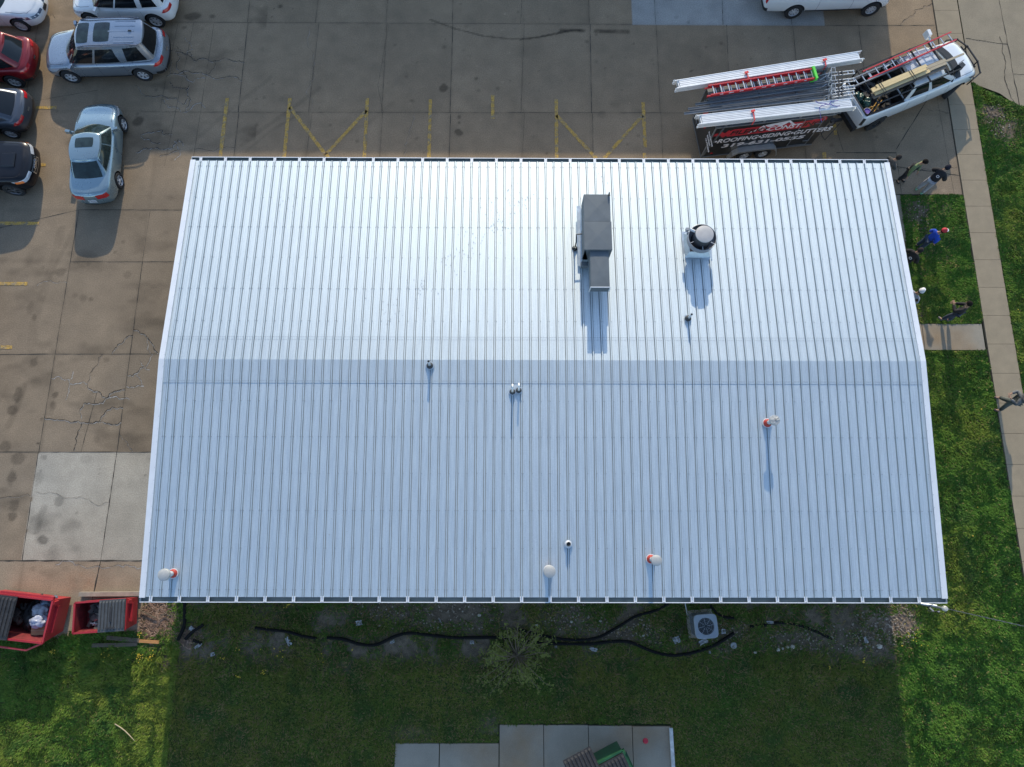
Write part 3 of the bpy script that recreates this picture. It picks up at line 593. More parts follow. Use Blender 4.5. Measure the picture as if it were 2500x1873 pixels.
for x, y, s, nm in ((-1.04, -1.09, 0, 'left white gooseneck pipe of the pair behind the ridge'), (-.83, -1.04, 1, 'right white gooseneck pipe of the pair behind the ridge')):
    z = zof(y); t = thing('vent_pipe', nm, 'vent pipe', (x, y, z), 0, 'small vent pipes on the roof')
    b = MB(); b.lathe([(.125, .036), (.125, .048), (.09, .05)], 24); b.build('flashing', M_flash, t)
    b = MB(); b.lathe([(.10, .05), (.09, .09), (.07, .1), (.045, .12)], 24); b.build('boot', M_boots, t, smooth=True)
    b = MB(); hh = .42-.1*s
    b.tube([(0, 0, .05), (0, .01, hh), (0, .03, hh+.06), (0, .08, hh+.09), (0, .14, hh+.07), (0, .16, hh+.03)], .03, 14); b.build('pipe', mat('pvc_white', (.75, .75, .73), .4), t, smooth=True)
# long rooftop air unit
hv = thing('rooftop_unit', 'long grey box shaped air unit on the front slope of the roof', 'rooftop unit', (1.80, 4.0, zof(4)))
def cross_top(mb, x0, x1, y0, y1, z, rise=.016):
    cx, cy = (x0+x1)/2, (y0+y1)/2; mb.add([(x0, y0, z), (x1, y0, z), (x1, y1, z), (x0, y1, z), (cx, cy, z+rise)], [(0, 1, 4), (1, 2, 4), (2, 3, 4), (3, 0, 4)])
def hbox(name, x0, x1, y0, y1, z0, z1, m=M_galv):
    b = MB(); L_ = Vector(hv.location)
    b.box((x0+x1)/2, (y0+y1)/2, (z0+z1)/2, x1-x0, y1-y0, z1-z0); cross_top(b, x0, x1, y0, y1, z1+.002)
    b.v = [tuple(Vector(p)-L_) for p in b.v]; return b.build(name, m, hv)
ZT = 4.42
hbox('housing', 1.40, 2.30, 4.66, 5.67, 3.62, ZT); hbox('housing', 1.38, 2.32, 3.63, 4.65, 3.62, ZT+.012)
hbox('duct', 1.58, 2.21, 2.33, 3.63, 3.90, 4.34)
L_ = Vector(hv.location)
b = MB()
for (cx, cy, cz, sx, sy, sz) in ((1.84, 4.60, 3.50, .88, 1.95, .30), (1.33, 4.6, 3.42, .14, 2.3, .03), (1.84, 3.45, 3.43, 1.0, .12, .03)): b.box(cx-L_.x, cy-L_.y, cz-L_.z, sx, sy, sz)
b.build('curb', M_flash, hv)
b = MB(); b.box(1.46-L_.x, 3.42-L_.y, 3.62-L_.z, .24, .16, .2); b.build('junction_box', M_galv, hv)
b = MB(); b.add([(1.40-L_.x, 3.62-L_.y, 3.6-L_.z), (1.40-L_.x, 3.62-L_.y, ZT-L_.z), (1.58-L_.x, 3.62-L_.y, 3.6-L_.z)], [(0, 1, 2), (2, 1, 0)]); b.build('hood', M_galv, hv)
b = MB(); b.bar((1.57-L_.x, 2.32-L_.y, 3.89-L_.z), (1.57-L_.x, 2.32-L_.y, 4.35-L_.z), .03); b.bar((1.56-L_.x, 2.315-L_.y, 4.36-L_.z), (2.22-L_.x, 2.315-L_.y, 4.36-L_.z), .03); b.bar((2.22-L_.x, 2.32-L_.y, 3.89-L_.z), (2.22-L_.x, 2.32-L_.y, 4.35-L_.z), .03); b.build('duct_flange', M_pipew, hv)
b = MB(); b.tube([(1.17-L_.x, 4.17-L_.y, .02), (1.17-L_.x, 4.17-L_.y, .55), (1.17-L_.x, 4.28-L_.y, .62), (1.17-L_.x, 4.40-L_.y, .68), (1.36-L_.x, 4.42-L_.y, .68)], .022, 10); b.lathe([(.10, .03), (.09, .06), (.04, .12)], 16, Matrix.Translation((1.17-L_.x, 4.17-L_.y, 0))); b.build('gas_pipe', M_blk, hv, smooth=True)
b = MB(); b.bar((2.24-L_.x, 5.62-L_.y, ZT-L_.z), (2.26-L_.x, 5.68-L_.y, ZT+.14-L_.z), .03); b.bar((2.26-L_.x, 5.68-L_.y, ZT+.14-L_.z), (2.30-L_.x, 5.62-L_.y, ZT-L_.z), .02); b.build('lifting_lug', M_blk, hv)
# round exhaust fan
ef = thing('exhaust_fan', 'round upblast exhaust fan with grey dome on a square curb on the front slope', 'exhaust fan', (5.53, 4.29, zof(4.29)))
M_fan = mat('fan_housing', (.30, .31, .33), .5, .4, var=.1); M_fand = mat('fan_dark', (.06, .065, .075), .6, .3, var=.2); M_dome = mat('fan_dome', (.42, .41, .40), .55, .3, var=.08, scale=4)
M_rust = mat('rusty_curb', (.10, .06, .05), .8, .2, var=.3, scale=10)
b = MB(); b.box(0, 0, .045, 1.04, 1.06, .02); b.box(0, 0, .16, .92, .92, .22, tz=.72); b.build('flashing', M_flash, ef)
b = MB(); b.box(0, 0, .31, .64, .64, .20); b.build('curb', M_rust, ef)
b = MB(); b.lathe([(.36, .38), (.44, .42), (.485, .50), (.495, .74), (.485, .745), (.475, .74), (.465, .52), (.3, .40)], 40); b.build('windband', M_fan, ef, smooth=True)
b = MB(); b.lathe([(.001, .41), (.42, .43), (.46, .47)], 32); b.build('fan_base', M_fand, ef)
b = MB(); b.lathe([(.315, .45), (.305, 1.0)], 36); b.build('motor_housing', M_fand, ef, smooth=True)
b = MB(); b.lathe([(.315, .985), (.308, 1.015), (.23, 1.03), (.12, 1.035), (.001, 1.036)], 36); b.build('dome', M_dome, ef, smooth=True)
for a in (-.5, -1.57, -2.7, .9):
    b = MB(); b.bar((.33*math.cos(a), .33*math.sin(a), .70), (.48*math.cos(a), .48*math.sin(a), .70), .018); b.build('brace', M_pipew, ef)
b = MB(); b.tube([(-.24, .22, .72), (-.42, .32, .72)], .05, 12); b.build('conduit', M_pipew, ef, smooth=True)
b = MB(); b.box(-.50, .30, .70, .10, .10, .14); b.box(-.47, .2, .62, .05, .05, .1); b.build('switch_box', M_fan, ef)
# ------------------------------------------------------------------ vehicles
def lerp(a, b, t): return a+(b-a)*t
def pw(tab, x):
    """smooth table lookup"""
    if x <= tab[0][0]: return tab[0][1]
    if x >= tab[-1][0]: return tab[-1][1]
    for (x0, y0), (x1, y1) in zip(tab[:-1], tab[1:]):
        if x <= x1:
            t = (x-x0)/(x1-x0); t = t*t*(3-2*t)*.5+t*.5; return lerp(y0, y1, t)
NF, NC, NS = 7, 5, 26
KEYS = ('xf', 'xr', 'wf', 'wm', 'wr', 'bf', 'br', 'rf', 'rr')
def half_ring(p):
    """plan outline from front centre round the left side to rear centre"""
    o = []; wf, wr, wm = p['wf'], p['wr'], p['wm']; rf, rr = min(p['rf'], wf*.9), min(p['rr'], wr*.9)
    yc = wf-rf
    for i in range(NF): y = yc*i/NF; o.append((p['xf']-p['bf']*(y/wf)**2, y))
    xa = p['xf']-p['bf']*(yc/wf)**2; xs = xa-rf*1.25; 
    for i in range(NC+1):
        a = math.pi/2*i/NC; o.append((xs+(xa-xs)*math.cos(a)**.9, yc+rf*math.sin(a)**.9 if a > 0 else yc))
    ycr = wr-rr; xar = p['xr']+p['br']*(ycr/wr)**2; xsr = xar+rr*1.25
    for i in range(1, NS):
        t = i/NS; x = lerp(xs, xsr, t)
        b = 4*t*(1-t); w = lerp(wf, wr, t)+(wm-(wf+wr)/2)*b; o.append((x, w))
    for i in range(NC+1):
        a = math.pi/2*(1-i/NC); o.append((xsr-(xsr-xar)*math.cos(a)**.9, ycr+rr*math.sin(a)**.9 if a > 0 else ycr))
    for i in range(NF-1, -1, -1): y = ycr*i/NF; o.append((p['xr']+p['br']*(y/wr)**2, y))
    return o
NR = NF+NC+1+NS-1+NC+1+NF
I_S0, I_S1 = NF+NC, NF+NC+NS
class Loft:
    def __init__(s, levels, zb, zt, crown=.03):
        s.lv = levels; s.zb = zb if callable(zb) else (lambda x, v=zb: v); s.zt = zt if callable(zt) else (lambda x, v=zt: v); s.crown = crown
        s.cache = {}
    def ring(s, t):
        k = round(t, 4)
        if k in s.cache: return s.cache[k]
        L = s.lv; t = max(L[0][0], min(L[-1][0], t))
        for (t0, a), (t1, b) in zip(L[:-1], L[1:]):
            if t <= t1+1e-9:
                u = (t-t0)/(t1-t0) if t1 > t0 else 0; p = {q: lerp(a[q], b[q], u) for q in KEYS}; break
        r = half_ring(p); s.cache[k] = r; return r
    def P(s, i, t, side=1):
        r = s.ring(t); i = max(0, min(NR-1, i)); a = int(i); b = min(a+1, NR-1); f = i-a
        x = lerp(r[a][0], r[b][0], f); y = lerp(r[a][1], r[b][1], f); z = lerp(s.zb(x), s.zt(x), t)
        return Vector((x, y*side, z))
    def Nn(s, i, t, side=1):
        a = s.P(i+.6, t, side)-s.P(i-.6, t, side); b = s.P(i, min(1, t+.04), side)-s.P(i, max(0, t-.04), side)
        n = a.cross(b)*side
        if n.length < 1e-9: return Vector((0, side, 0))
        n.normalize(); return n
    def idx(s, x, t=.6):
        r = s.ring(t); 
        for i in range(I_S0-NC, NR-NF):
            if r[i+1][0] <= x <= r[i][0]: return i+(r[i][0]-x)/(r[i][0]-r[i+1][0]+1e-9)
        return I_S0 if x > 0 else I_S1
    def top(s, x, y, w=None, off=0.0):
        if w is None: w = 1.0
        return Vector((x, y, s.zt(x)+s.crown*(1-min(1, (y/w)**2))+off))
    def mesh(s, mb, nt=10, nm=8, open_top=None, ts=None):
        ts = ts or [i/nt for i in range(nt+1)]; n = NR; vs = []; fs = []; base = {}
        def idv(p): vs.append(p); return len(vs)-1
        grid = {}
        for k, t in enumerate(ts):
            for i in range(n):
                for sd in (1, -1):
                    if sd == -1 and i in (0, n-1): grid[(k, i, -1)] = grid[(k, i, 1)]; continue
                    grid[(k, i, sd)] = idv(s.P(i, t, sd))
        for k in range(len(ts)-1):
            for i in range(n-1):
                for sd in (1, -1):
                    q = (grid[(k, i, sd)], grid[(k, i+1, sd)], grid[(k+1, i+1, sd)], grid[(k+1, i, sd)])
                    fs.append(q if sd == -1 else q[::-1])
        for k, cr, flip in ((len(ts)-1, s.crown, False), (0, 0, True)):
            rows = []
            for i in range(n):
                a = grid[(k, i, 1)]; b = grid[(k, i, -1)]
                if a == b: rows.append([a]*(nm+1)); continue
                pa, pb = vs[a], vs[b]; row = [a]
                for j in range(1, nm):
                    u = j/nm; y = lerp(pa.y, pb.y, u); c = 1-(y/pa.y)**2 if abs(pa.y) > 1e-6 else 0
                    row.append(idv(Vector((pa.x, y, pa.z+cr*c*min(1, abs(pa.y)/.4)))))
                row.append(b); rows.append(row)
            for i in range(n-1):
                if not flip and open_top and open_top[0] < vs[rows[i][0]].x < open_top[1]: continue
                for j in range(nm):
                    q = []
                    for v in (rows[i][j], rows[i][j+1], rows[i+1][j+1], rows[i+1][j]):
                        if v not in q: q.append(v)
                    if len(q) >= 3: fs.append(tuple(q[::-1]) if flip else tuple(q))
        mb.add(vs, fs); return mb
    def patch(s, mb, i0, i1, t0, t1, off=.006, side=1, ni=6, nt=4, skew=(0, 0), thick=True):
        """panel lying on the surface between ring indices i0..i1 and heights t0..t1; skew shifts the ends at t1"""
        vs = []; m = (ni+1)*(nt+1)
        for a in range(ni+1):
            for b in range(nt+1):
                v = b/nt; i = lerp(i0+skew[0]*v, i1+skew[1]*v, a/ni); t = lerp(t0, t1, v); vs.append(s.P(i, t, side)+s.Nn(i, t, side)*off)
        fs = [(a*(nt+1)+b, (a+1)*(nt+1)+b, (a+1)*(nt+1)+b+1, a*(nt+1)+b+1) for a in range(ni) for b in range(nt)]
        mb.add(vs, fs); return mb
def P_(xf, xr, wf, wm, wr, bf=.1, br=.08, rf=.3, rr=.25): return dict(zip(KEYS, (xf, xr, wf, wm, wr, bf, br, rf, rr)))
M_tyre = mat('tyre_rubber', (.018, .018, .019), .85, var=.15, scale=10)
M_rim = mat('alloy', (.60, .61, .63), .4, .3)
M_glass = mat('tinted_glass', (.008, .010, .012), .08, 0, var=.1, spec=.45)
M_glass2 = mat('clear_dark_glass', (.018, .03, .03), .08, 0, var=.5, scale=4, spec=.5)
M_red = mat('tail_lamp', (.45, .01, .015), .2, coat=.8); M_lamp = mat('head_lamp', (.5, .52, .55), .15, .2, coat=1)
M_lampd = mat('dark_head_lamp', (.03, .05, .09), .15, coat=1)
M_chrome = mat('chrome', (.75, .76, .78), .2, 1.0); M_orange = mat('marker_lamp', (.8, .2, .04), .3, coat=.5)
M_seam = mat('panel_gap', (.02, .02, .022), .7)
M_plate = mat('plate', (.55, .58, .6), .5)
def spokes(mb, r, n, w0, w1, y, pairs=False):
    for k in range(n):
        for d in ((-.12, .12) if pairs else (0,)):
            a = 2*math.pi*k/n+d; a0 = 2*math.pi*k/n+d*.5
            p0 = Vector((.045*math.cos(a0), y+.0, .045*math.sin(a0))); p1 = Vector((r*math.cos(a), y-.012, r*math.sin(a)))
            t = Vector((-math.sin(a), 0, math.cos(a)))
            vs = [p0-t*w0, p0+t*w0, p1+t*w1, p1-t*w1]; mb.add(vs+[v-Vector((0, .03, 0)) for v in vs], [(0, 1, 2, 3), (7, 6, 5, 4), (0, 4, 5, 1), (1, 5, 6, 2), (2, 6, 7, 3), (3, 7, 4, 0)])
def wheel(parent, x, y, side, r=.36, w=.235, rim=.62, n=5, pairs=False, steer=0.0, rimm=None, knob=False):
    h = bpy.data.objects.new('wheel', None); COL.objects.link(h); h.parent = parent; h.location = (x, y, r); h.rotation_euler = (0, 0, steer+(0 if side > 0 else math.pi)); h.empty_display_size = .1
    T = Matrix.Rotation(-math.pi/2, 4, 'X'); rr = r*rim; hw = w/2
    b = MB(); b.lathe([(rr, -hw), (rr*1.06, -hw-.004), (r*.95, -hw), (r, -hw+.03), (r, 0), (r, hw-.03), (r*.95, hw), (rr*1.06, hw+.004), (rr, hw-.01), (rr*.98, hw-.05)], 36, T)
    if knob:
        for k in range(40):
            a = 2*math.pi*k/40
            for q in (-1, 1): b.box(0, 0, 0, .03, .045, .03, M=Matrix.Rotation(a, 4, 'Y') @ Matrix.Translation((r+.004, q*(hw-.03), 0)) @ Matrix.Rotation(.3*q, 4, 'X'))
    b.build('tyre', M_tyre, h, smooth=True)
    b = MB(); b.lathe([(.001, hw-.03), (.05, hw-.028), (.055, hw-.05), (rr*.3, hw-.075), (rr*.97, hw-.08)], 28, T, cap0=False); b.build('brake_disc', M_dark, h)
    b = MB(); b.lathe([(rr*.97, hw-.09), (rr*.99, hw-.01), (rr*.93, hw-.004), (rr*.9, hw-.03)], 36, T); spokes(b, rr*.92, n, .026, .03 if not pairs else .016, hw-.018, pairs)
    b.lathe([(.001, hw-.008), (.05, hw-.012), (.06, hw-.03)], 16, T)
    b.build('rim', rimm or M_rim, h, smooth=True)
    return h
def cut_arches(o, cuts, dark_i=1):
    """wheel arches cut out of the body shell"""
    c = MB(); T = Matrix.Rotation(-math.pi/2, 4, 'X')
    for x, z, r, y0, y1 in cuts:
        n = 32; vs = [Vector((x+r*math.cos(2*math.pi*k/n), y, z+r*math.sin(2*math.pi*k/n))) for y in (y0, y1) for k in range(n)]
        c.mi = 1; c.add(vs, [tuple(range(n-1, -1, -1)), tuple(range(n, 2*n))]+[(k, (k+1) % n, n+(k+1) % n, n+k) for k in range(n)])
    me = bpy.data.meshes.new('cut'); me.from_pydata(c.v, [], c.f)
    for m in o.data.materials: me.materials.append(m)
    me.polygons.foreach_set('material_index', c.m); me.update()
    bm = bmesh.new(); bm.from_mesh(me); bmesh.ops.recalc_face_normals(bm, faces=bm.faces); bm.to_mesh(me); bm.free()
    co = bpy.data.objects.new('cut', me); COL.objects.link(co)
    bm = bmesh.new(); bm.from_mesh(o.data); bmesh.ops.remove_doubles(bm, verts=bm.verts, dist=.0004); bmesh.ops.recalc_face_normals(bm, faces=bm.faces); bm.to_mesh(o.data); bm.free()
    co.matrix_world = Matrix.Identity(4)
    par = o.parent; o.parent = None
    md = o.modifiers.new('b', 'BOOLEAN'); md.operation = 'DIFFERENCE'; md.object = co; md.solver = 'EXACT'
    bpy.context.view_layer.update(); dg = bpy.context.evaluated_depsgraph_get()
    nm = bpy.data.meshes.new_from_object(o.evaluated_get(dg)); o.modifiers.clear()
    if len(nm.polygons) > 50:
        o.data = nm; nm.polygons.foreach_set('use_smooth', [True]*len(nm.polygons))
        try: nm.set_sharp_from_angle(angle=R(35))
        except Exception: pass
    else: print('BOOLEAN FAILED', len(nm.polygons))
    o.parent = par
    bpy.data.objects.remove(co); return o
def text_mesh(name, txt, size, m, parent, M, ext=.004, shear=0.0, off=0.0, align='CENTER', sx=1.0, space=1.0):
    cu = bpy.data.curves.new(name, 'FONT'); cu.body = txt; cu.size = size; cu.extrude = ext; cu.shear = shear; cu.offset = off; cu.align_x = align; cu.align_y = 'CENTER'; cu.space_character = space; cu.resolution_u = 4
    to = bpy.data.objects.new(name, cu); COL.objects.link(to); bpy.context.view_layer.update()
    me = bpy.data.meshes.new_from_object(to.evaluated_get(bpy.context.evaluated_depsgraph_get())); bpy.data.objects.remove(to)
    me.materials.clear(); me.materials.append(m); me.transform(M @ Matrix.Diagonal((sx, 1, 1, 1)))
    o = bpy.data.objects.new(name, me); COL.objects.link(o); o.parent = parent; return o
def frame_M(o, x, y):
    """matrix whose X axis is x, Y axis is y, origin o"""
    x = Vector(x).normalized(); y = Vector(y); y = (y-x*y.dot(x)).normalized(); z = x.cross(y)
    return Matrix(((x.x, y.x, z.x, o[0]), (x.y, y.y, z.y, o[1]), (x.z, y.z, z.z, o[2]), (0, 0, 0, 1)))

def car(name, label, cat, loc, rz, paint, L=5.19, W=2.0, wb=3.07, fo=.98, zsh=((-2.6, 1.0), (0, 1.02), (1.2, 1.0), (2.2, .86), (2.6, .74)), H=1.75, gh=None, r=.37, rim=.62, nsp=6, pairs=False,
        clad=False, style='suv', sunroof=None, rails=False, xr_in=.0, doors=(), lights='silver', grille=None, spoiler=False, zb=.30, ribs=False, skip_wheels=(), badge=None, plate=None, steer=0, glassm=None, rimm=None, crown=.035, mirror=True, wmid=None, open_top=None, bow=(.22, .16), corner=(.42, .34)):
    root = thing(name, label, cat, (loc[0], loc[1], 0), rz)
    xf = wb/2+fo; xr = xf-L; w = W/2; zsf = lambda x: pw(zsh, x)
    bf, br = bow; cf, crr = corner
    lv = [(0, P_(xf-.10, xr+.10, w*.86, w*.93, w*.87, bf, br, cf, crr)), (.12, P_(xf-.02, xr+.03, w*.93, w*.975, w*.93, bf, br, cf, crr)), (.35, P_(xf, xr, w*.955, w, w*.96, bf, br, cf, crr)),
          (.6, P_(xf-.01, xr+.01, w*.95, w, w*.96, bf, br, cf, crr)), (.82, P_(xf-.06, xr+.04+xr_in*.4, w*.925, w*.985, w*.94, bf, br, cf, crr)), (.93, P_(xf-.13, xr+.07+xr_in*.8, w*.89, w*.955, w*.91, bf, br, cf*.95, crr)), (1.0, P_(xf-.24, xr+.13+xr_in, w*.83, w*.90, w*.86, bf*.9, br, cf*.8, crr*.9))]
    B = Loft(lv, zb, zsf, crown)
    mb = MB(); B.mesh(mb, ts=[0, .06, .12, .22, .35, .48, .6, .72, .82, .88, .93, .97, 1.0])
    bo = mb.build('body', [paint, M_blk], root, smooth=True)
    ra = r+.055; fx, rx = wb/2, -wb/2
    bo = cut_arches(bo, [(q, r+.02, ra, s_*(w-.32), s_*(w+.2)) for q in (fx, rx) for s_ in (1, -1)])
    g = gh; gz = lambda x: zsf(x)-.02
    glv = [(0, P_(*g[0])), (.5, P_(*[lerp(a, b, .5)+(.02 if k in (2, 3, 4) else 0) for k, (a, b) in enumerate(zip(g[0], g[1]))])), (.88, P_(*[lerp(a, b, .9) for a, b in zip(g[0], g[1])])), (1, P_(*g[1]))]
    zr = (lambda x: H-.04-.035*((x-(g[1][0]+g[1][1])/2)/((g[1][0]-g[1][1])/2))**2) if not callable(H) else H
    GH = Loft(glv, lambda x: zsf(x)-.03, lambda x: zr(x), .05)
    # roof height must not follow the slope of the hood: blend by height
    def Pg(i, t, side=1, G_=GH):
        rg = G_.ring(t); i = max(0, min(NR-1, i)); a = int(i); b_ = min(a+1, NR-1); f = i-a
        x = lerp(rg[a][0], rg[b_][0], f); y = lerp(rg[a][1], rg[b_][1], f)
        r0 = G_.ring(0); x0 = lerp(r0[a][0], r0[b_][0], f); r1 = G_.ring(1); x1 = lerp(r1[a][0], r1[b_][0], f)
        z0 = zsf(x0)-.03+(B.crown if abs(y) < .3*w else B.crown*.5)*0; return Vector((x, y*side, lerp(z0, zr(x1), t)))
    GH.P = Pg
    mb = MB(); GH.mesh(mb, ts=[0, .25, .5, .75, .88, .95, 1.0]); ro = mb.build('roof', paint, root, smooth=True)
    gm = glassm or M_glass
    b = MB(); GH.patch(b, 0, NF+2.2, .05, .94, .008, 1, 10, 6, (0, -.8)); GH.patch(b, 0, NF+2.2, .05, .94, .008, -1, 10, 6, (0, -.8)); b.build('windshield', gm, root, smooth=True)
    b = MB(); e = NR-1; q = NF+1.5 if style != 'suv' else NF+.9
    GH.patch(b, e-q, e, .16 if style == 'suv' else .06, .92, .008, 1, 8, 6); GH.patch(b, e-q, e, .16 if style == 'suv' else .06, .92, .008, -1, 8, 6); b.build('rear_window', gm, root, smooth=True)
    for s_ in (1, -1):
        for (x0, x1, k0, k1) in doors:
            i0, i1 = GH.idx(x0, .3), GH.idx(x1, .3); b = MB(); GH.patch(b, i0, i1, .12, .86, .008, s_, 8, 5, (k0, k1)); b.build('side_window', gm, root, smooth=True)
    # seams, handles
    b = MB()
    for s_ in (1, -1):
        ds = sorted({v for d in doors[:2] for v in d[:2]}, reverse=True)
        for x in (ds[0]+.12, (doors[0][1]+doors[1][0])/2 if len(doors) > 1 else ds[-1], ds[min(len(ds)-1, 3)]-.05) if ds else ():
            i = B.idx(x); B.patch(b, i-.025, i+.025, .12, .97, .003, s_, 1, 10)
        B.patch(b, B.idx(ds[0]+.12), B.idx(ds[min(3, len(ds)-1)]), .10, .112, .003, s_, 16, 1)
    b.build('door_seam', M_seam, root)
    for s_ in (1, -1):
        for x in ([doors[0][1]+.15, doors[1][1]+.15] if len(doors) > 1 else []):
            i = B.idx(x, .8); b = MB(); B.patch(b, i, i+1.2, .79, .83, .028, s_, 3, 1); B.patch(b, i, i+1.2, .79, .79, .028, s_, 3, 1); b.build('door_handle', paint if lights != 'chrome' else M_chrome, root)
    # hood seam
    b = MB()
    for s_ in (1, -1):
        pts = []
        for k in range(9):
            x = lerp(g[0][0]-.02, xf-.34, k/8); ww = B.ring(1)[int(round(min(NR-1, B.idx(x, 1.0))))][1] if x < xf-.3 else w*.7
            y = min(w*.80, ww*.93); pts.append(B.top(x, s_*y, ww, .004))
        for a, c_ in zip(pts[:-1], pts[1:]): b.bar(a, c_, .012, .004)
    b.build('hood_seam', M_seam, root)
    # lamps
    for s_ in (1, -1):
        b = MB(); hm = M_lampd if lights in ('dark', 'black') else M_lamp
        if style == 'van': B.patch(b, 1.5, NF+NC*.6, .62, .80, .012, s_, 6, 3)
        else: B.patch(b, NF-2.2, NF+NC*.95, .70, .86, .010, s_, 8, 3, (0, 1.0))
        hl = b.build('headlight', hm, root, smooth=True)
        if grille == 'gmc':
            b = MB(); B.patch(b, NF+NC*.55, NF+NC*1.0, .70, .84, .016, s_, 3, 2); b.build('marker', M_orange, hl)
        b = MB()
        if style == 'sedan': B.patch(b, NR-1-NF-NC*.45, NR-1-NF*.60, .66, .92, .010, s_, 8, 4)
        elif style == 'van': B.patch(b, NR-NF-NC+2, NR-NF-.5, .62, .95, .010, s_, 4, 4)
        elif style == 'pickup': B.patch(b, NR-NF-NC-.6, NR-NF-2.2, .50, .93, .012, s_, 5, 5)
        else: B.patch(b, NR-1-NF-NC*.9, NR-1-NF*.80, .76, .93, .012, s_, 8, 3, (1.0, 0))
        b.build('taillight', M_red if style != 'pickup' else M_blk, root, smooth=True)
    if style != 'pickup':
        b = MB()
        for s_ in (1, -1):
            B.patch(b, 0, NF*.55, .42, .72, .010, s_, 5, 4)
        b.build('grille', M_blk, root)
        b = MB()
        for s_ in (1, -1):
            for t_ in ((.40, .42), (.72, .75)): B.patch(b, 0, NF*.6, t_[0], t_[1], .018, s_, 5, 1)
            B.patch(b, NF*.55, NF*.62, .40, .75, .018, s_, 1, 3)
            if lights == 'chrome': B.patch(b, 0, NF*.55, .56, .59, .016, s_, 5, 1)
        b.build('grille_trim', M_chrome, root)
    b = MB(); cm = M_blk if clad else paint
    for s_ in (1, -1):
        B.patch(b, NR-1-NF-NC, NR-1, .02, .36 if clad else .12, .010, s_, 10, 3)
        B.patch(b, 0, NF+NC, .02, .22 if clad else .10, .010, s_, 10, 2)
        if clad: B.patch(b, B.idx(fx-ra-.02), B.idx(rx+ra+.02), .0, .14, .010, s_, 8, 1)
    b.build('lower_bumper', M_blk, root)
    if badge:
        b = MB(); e = NR-1
        for s_ in (1, -1): B.patch(b, e-1.2, e, .60, .70, .014, s_, 2, 2)
        b.build('badge', M_chrome, root)
    if mirror:
        for s_ in (1, -1):
            bx = g[0][0]-.42; p = Vector((bx, s_*(w*.93+.06), zsf(bx)+.08)); b = MB()
            b.box(p.x, p.y+s_*.08, p.z, .13, .24, .15, rz=-s_*.25, tz=.8); b.bar((p.x, s_*w*.88, p.z-.05), (p.x, p.y, p.z-.02), .06)
            b.build('side_mirror', paint, root)
    for k, (x, st) in enumerate(((fx, steer), (rx, 0))):
        for s_ in (1, -1):
            wheel(root, x, s_*(w-.125), s_, r, .235, rim, nsp, pairs, st, rimm)
    def roof_pt(x, y, off=.0): return Vector((x, y, zr(x)+.05*(1-(y/g[1][3])**2)+off))
    if sunroof:
        for (x0, x1, yy) in sunroof:
            b = MB(); n = 6; vs = []
            for a in range(n+1):
                for c_ in range(n+1):
                    u, v = a/n*2-1, c_/n*2-1; k = 1-.03*(abs(u*v)**3)*2
                    vs.append(roof_pt((x0+x1)/2+(x1-x0)/2*u*k, yy*v*k, .008))
            b.add(vs, [(a*(n+1)+c_, (a+1)*(n+1)+c_, (a+1)*(n+1)+c_+1, a*(n+1)+c_+1) for a in range(n) for c_ in range(n)])
            b.build('sunroof', M_glass2, root, smooth=True)
    if rails:
        for s_ in (1, -1):
            y = s_*(g[1][3]-.05); b = MB(); b.tube([roof_pt(lerp(g[1][1]+.2, g[1][0]-.2, k/8), y, .005 if k in (0, 8) else .05) for k in range(9)], .022, 8); b.build('roof_rail', mat('rail', (.09, .1, .14), .4, .3), root, smooth=True)
    if ribs:
        b = MB()
        for y in (-.5, -.25, 0, .25, .5): b.bar(roof_pt(ribs[0], y, .004), roof_pt(ribs[1]+(.25 if y == 0 else 0), y, .004), .05, .014)
        b.build('roof_ribs', paint, root)
        b = MB(); p = roof_pt(ribs[0]+.12, 0, .03); b.box(p.x+.05, 0, p.z, .16, .05, .05, tz=.5); b.build('antenna_fin', M_dark, root)
    if spoiler:
        b = MB(); x = g[1][1]; b.box(x-.06, 0, zr(x)-.0, .24, g[1][4]*1.75, .05); b.build('spoiler', paint, root)
    if plate:
        b = MB(); p = B.P(NR-1, plate[0]); n_ = Vector((-1, 0, .15)).normalized(); M_ = frame_M(p+n_*.012, (0, -1, 0), (0.15, 0, 1)); b.M = M_; b.box(0, 0, 0, .31, .15, .006); po = b.build('licence_plate', M_plate, root)
        text_mesh('plate_text', plate[1], .10, mat('plate_ink', (.03, .05, .15), .6), po, M_ @ Matrix.Translation((0, 0, .006)), .001)
    root['_b'] = 0; del root['_b']
    return root, B, GH, zr
M_silver = mat('silver_blue_paint', (.27, .305, .35), .28, .65, var=.03, scale=1.5, coat=.7)
M_aqua = mat('pale_blue_metallic_paint', (.235, .32, .36), .28, .6, var=.03, scale=1.5, coat=.7)
M_white = mat('white_paint', (.66, .68, .69), .3, .1, var=.02, scale=1.5, coat=.7)
M_wht2 = mat('bright_white_paint', (.72, .73, .72), .3, .0, var=.02, scale=1.5, coat=.7)
M_redp = mat('red_paint', (.19, .008, .012), .3, .2, var=.05, scale=2, coat=.4)
M_greyp = mat('grey_blue_paint', (.075, .083, .10), .32, .5, var=.03, scale=2, coat=.4)
M_blackp = mat('black_paint', (.006, .006, .009), .3, .0, var=.1, coat=.25, spec=.3)
def mid(a, b): return ((a[0]+b[0])/2, (a[1]+b[1])/2)
def nearside(hub_r, hub_f, side, w):
    """centre of the car from the two wheels seen on its near side"""
    a, b = Vector(hub_r), Vector(hub_f); d = (b-a).normalized(); n = Vector((-d.y, d.x)); c = (a+b)/2-n*side*(w-.01); return (c.x, c.y), math.atan2(d.y, d.x)
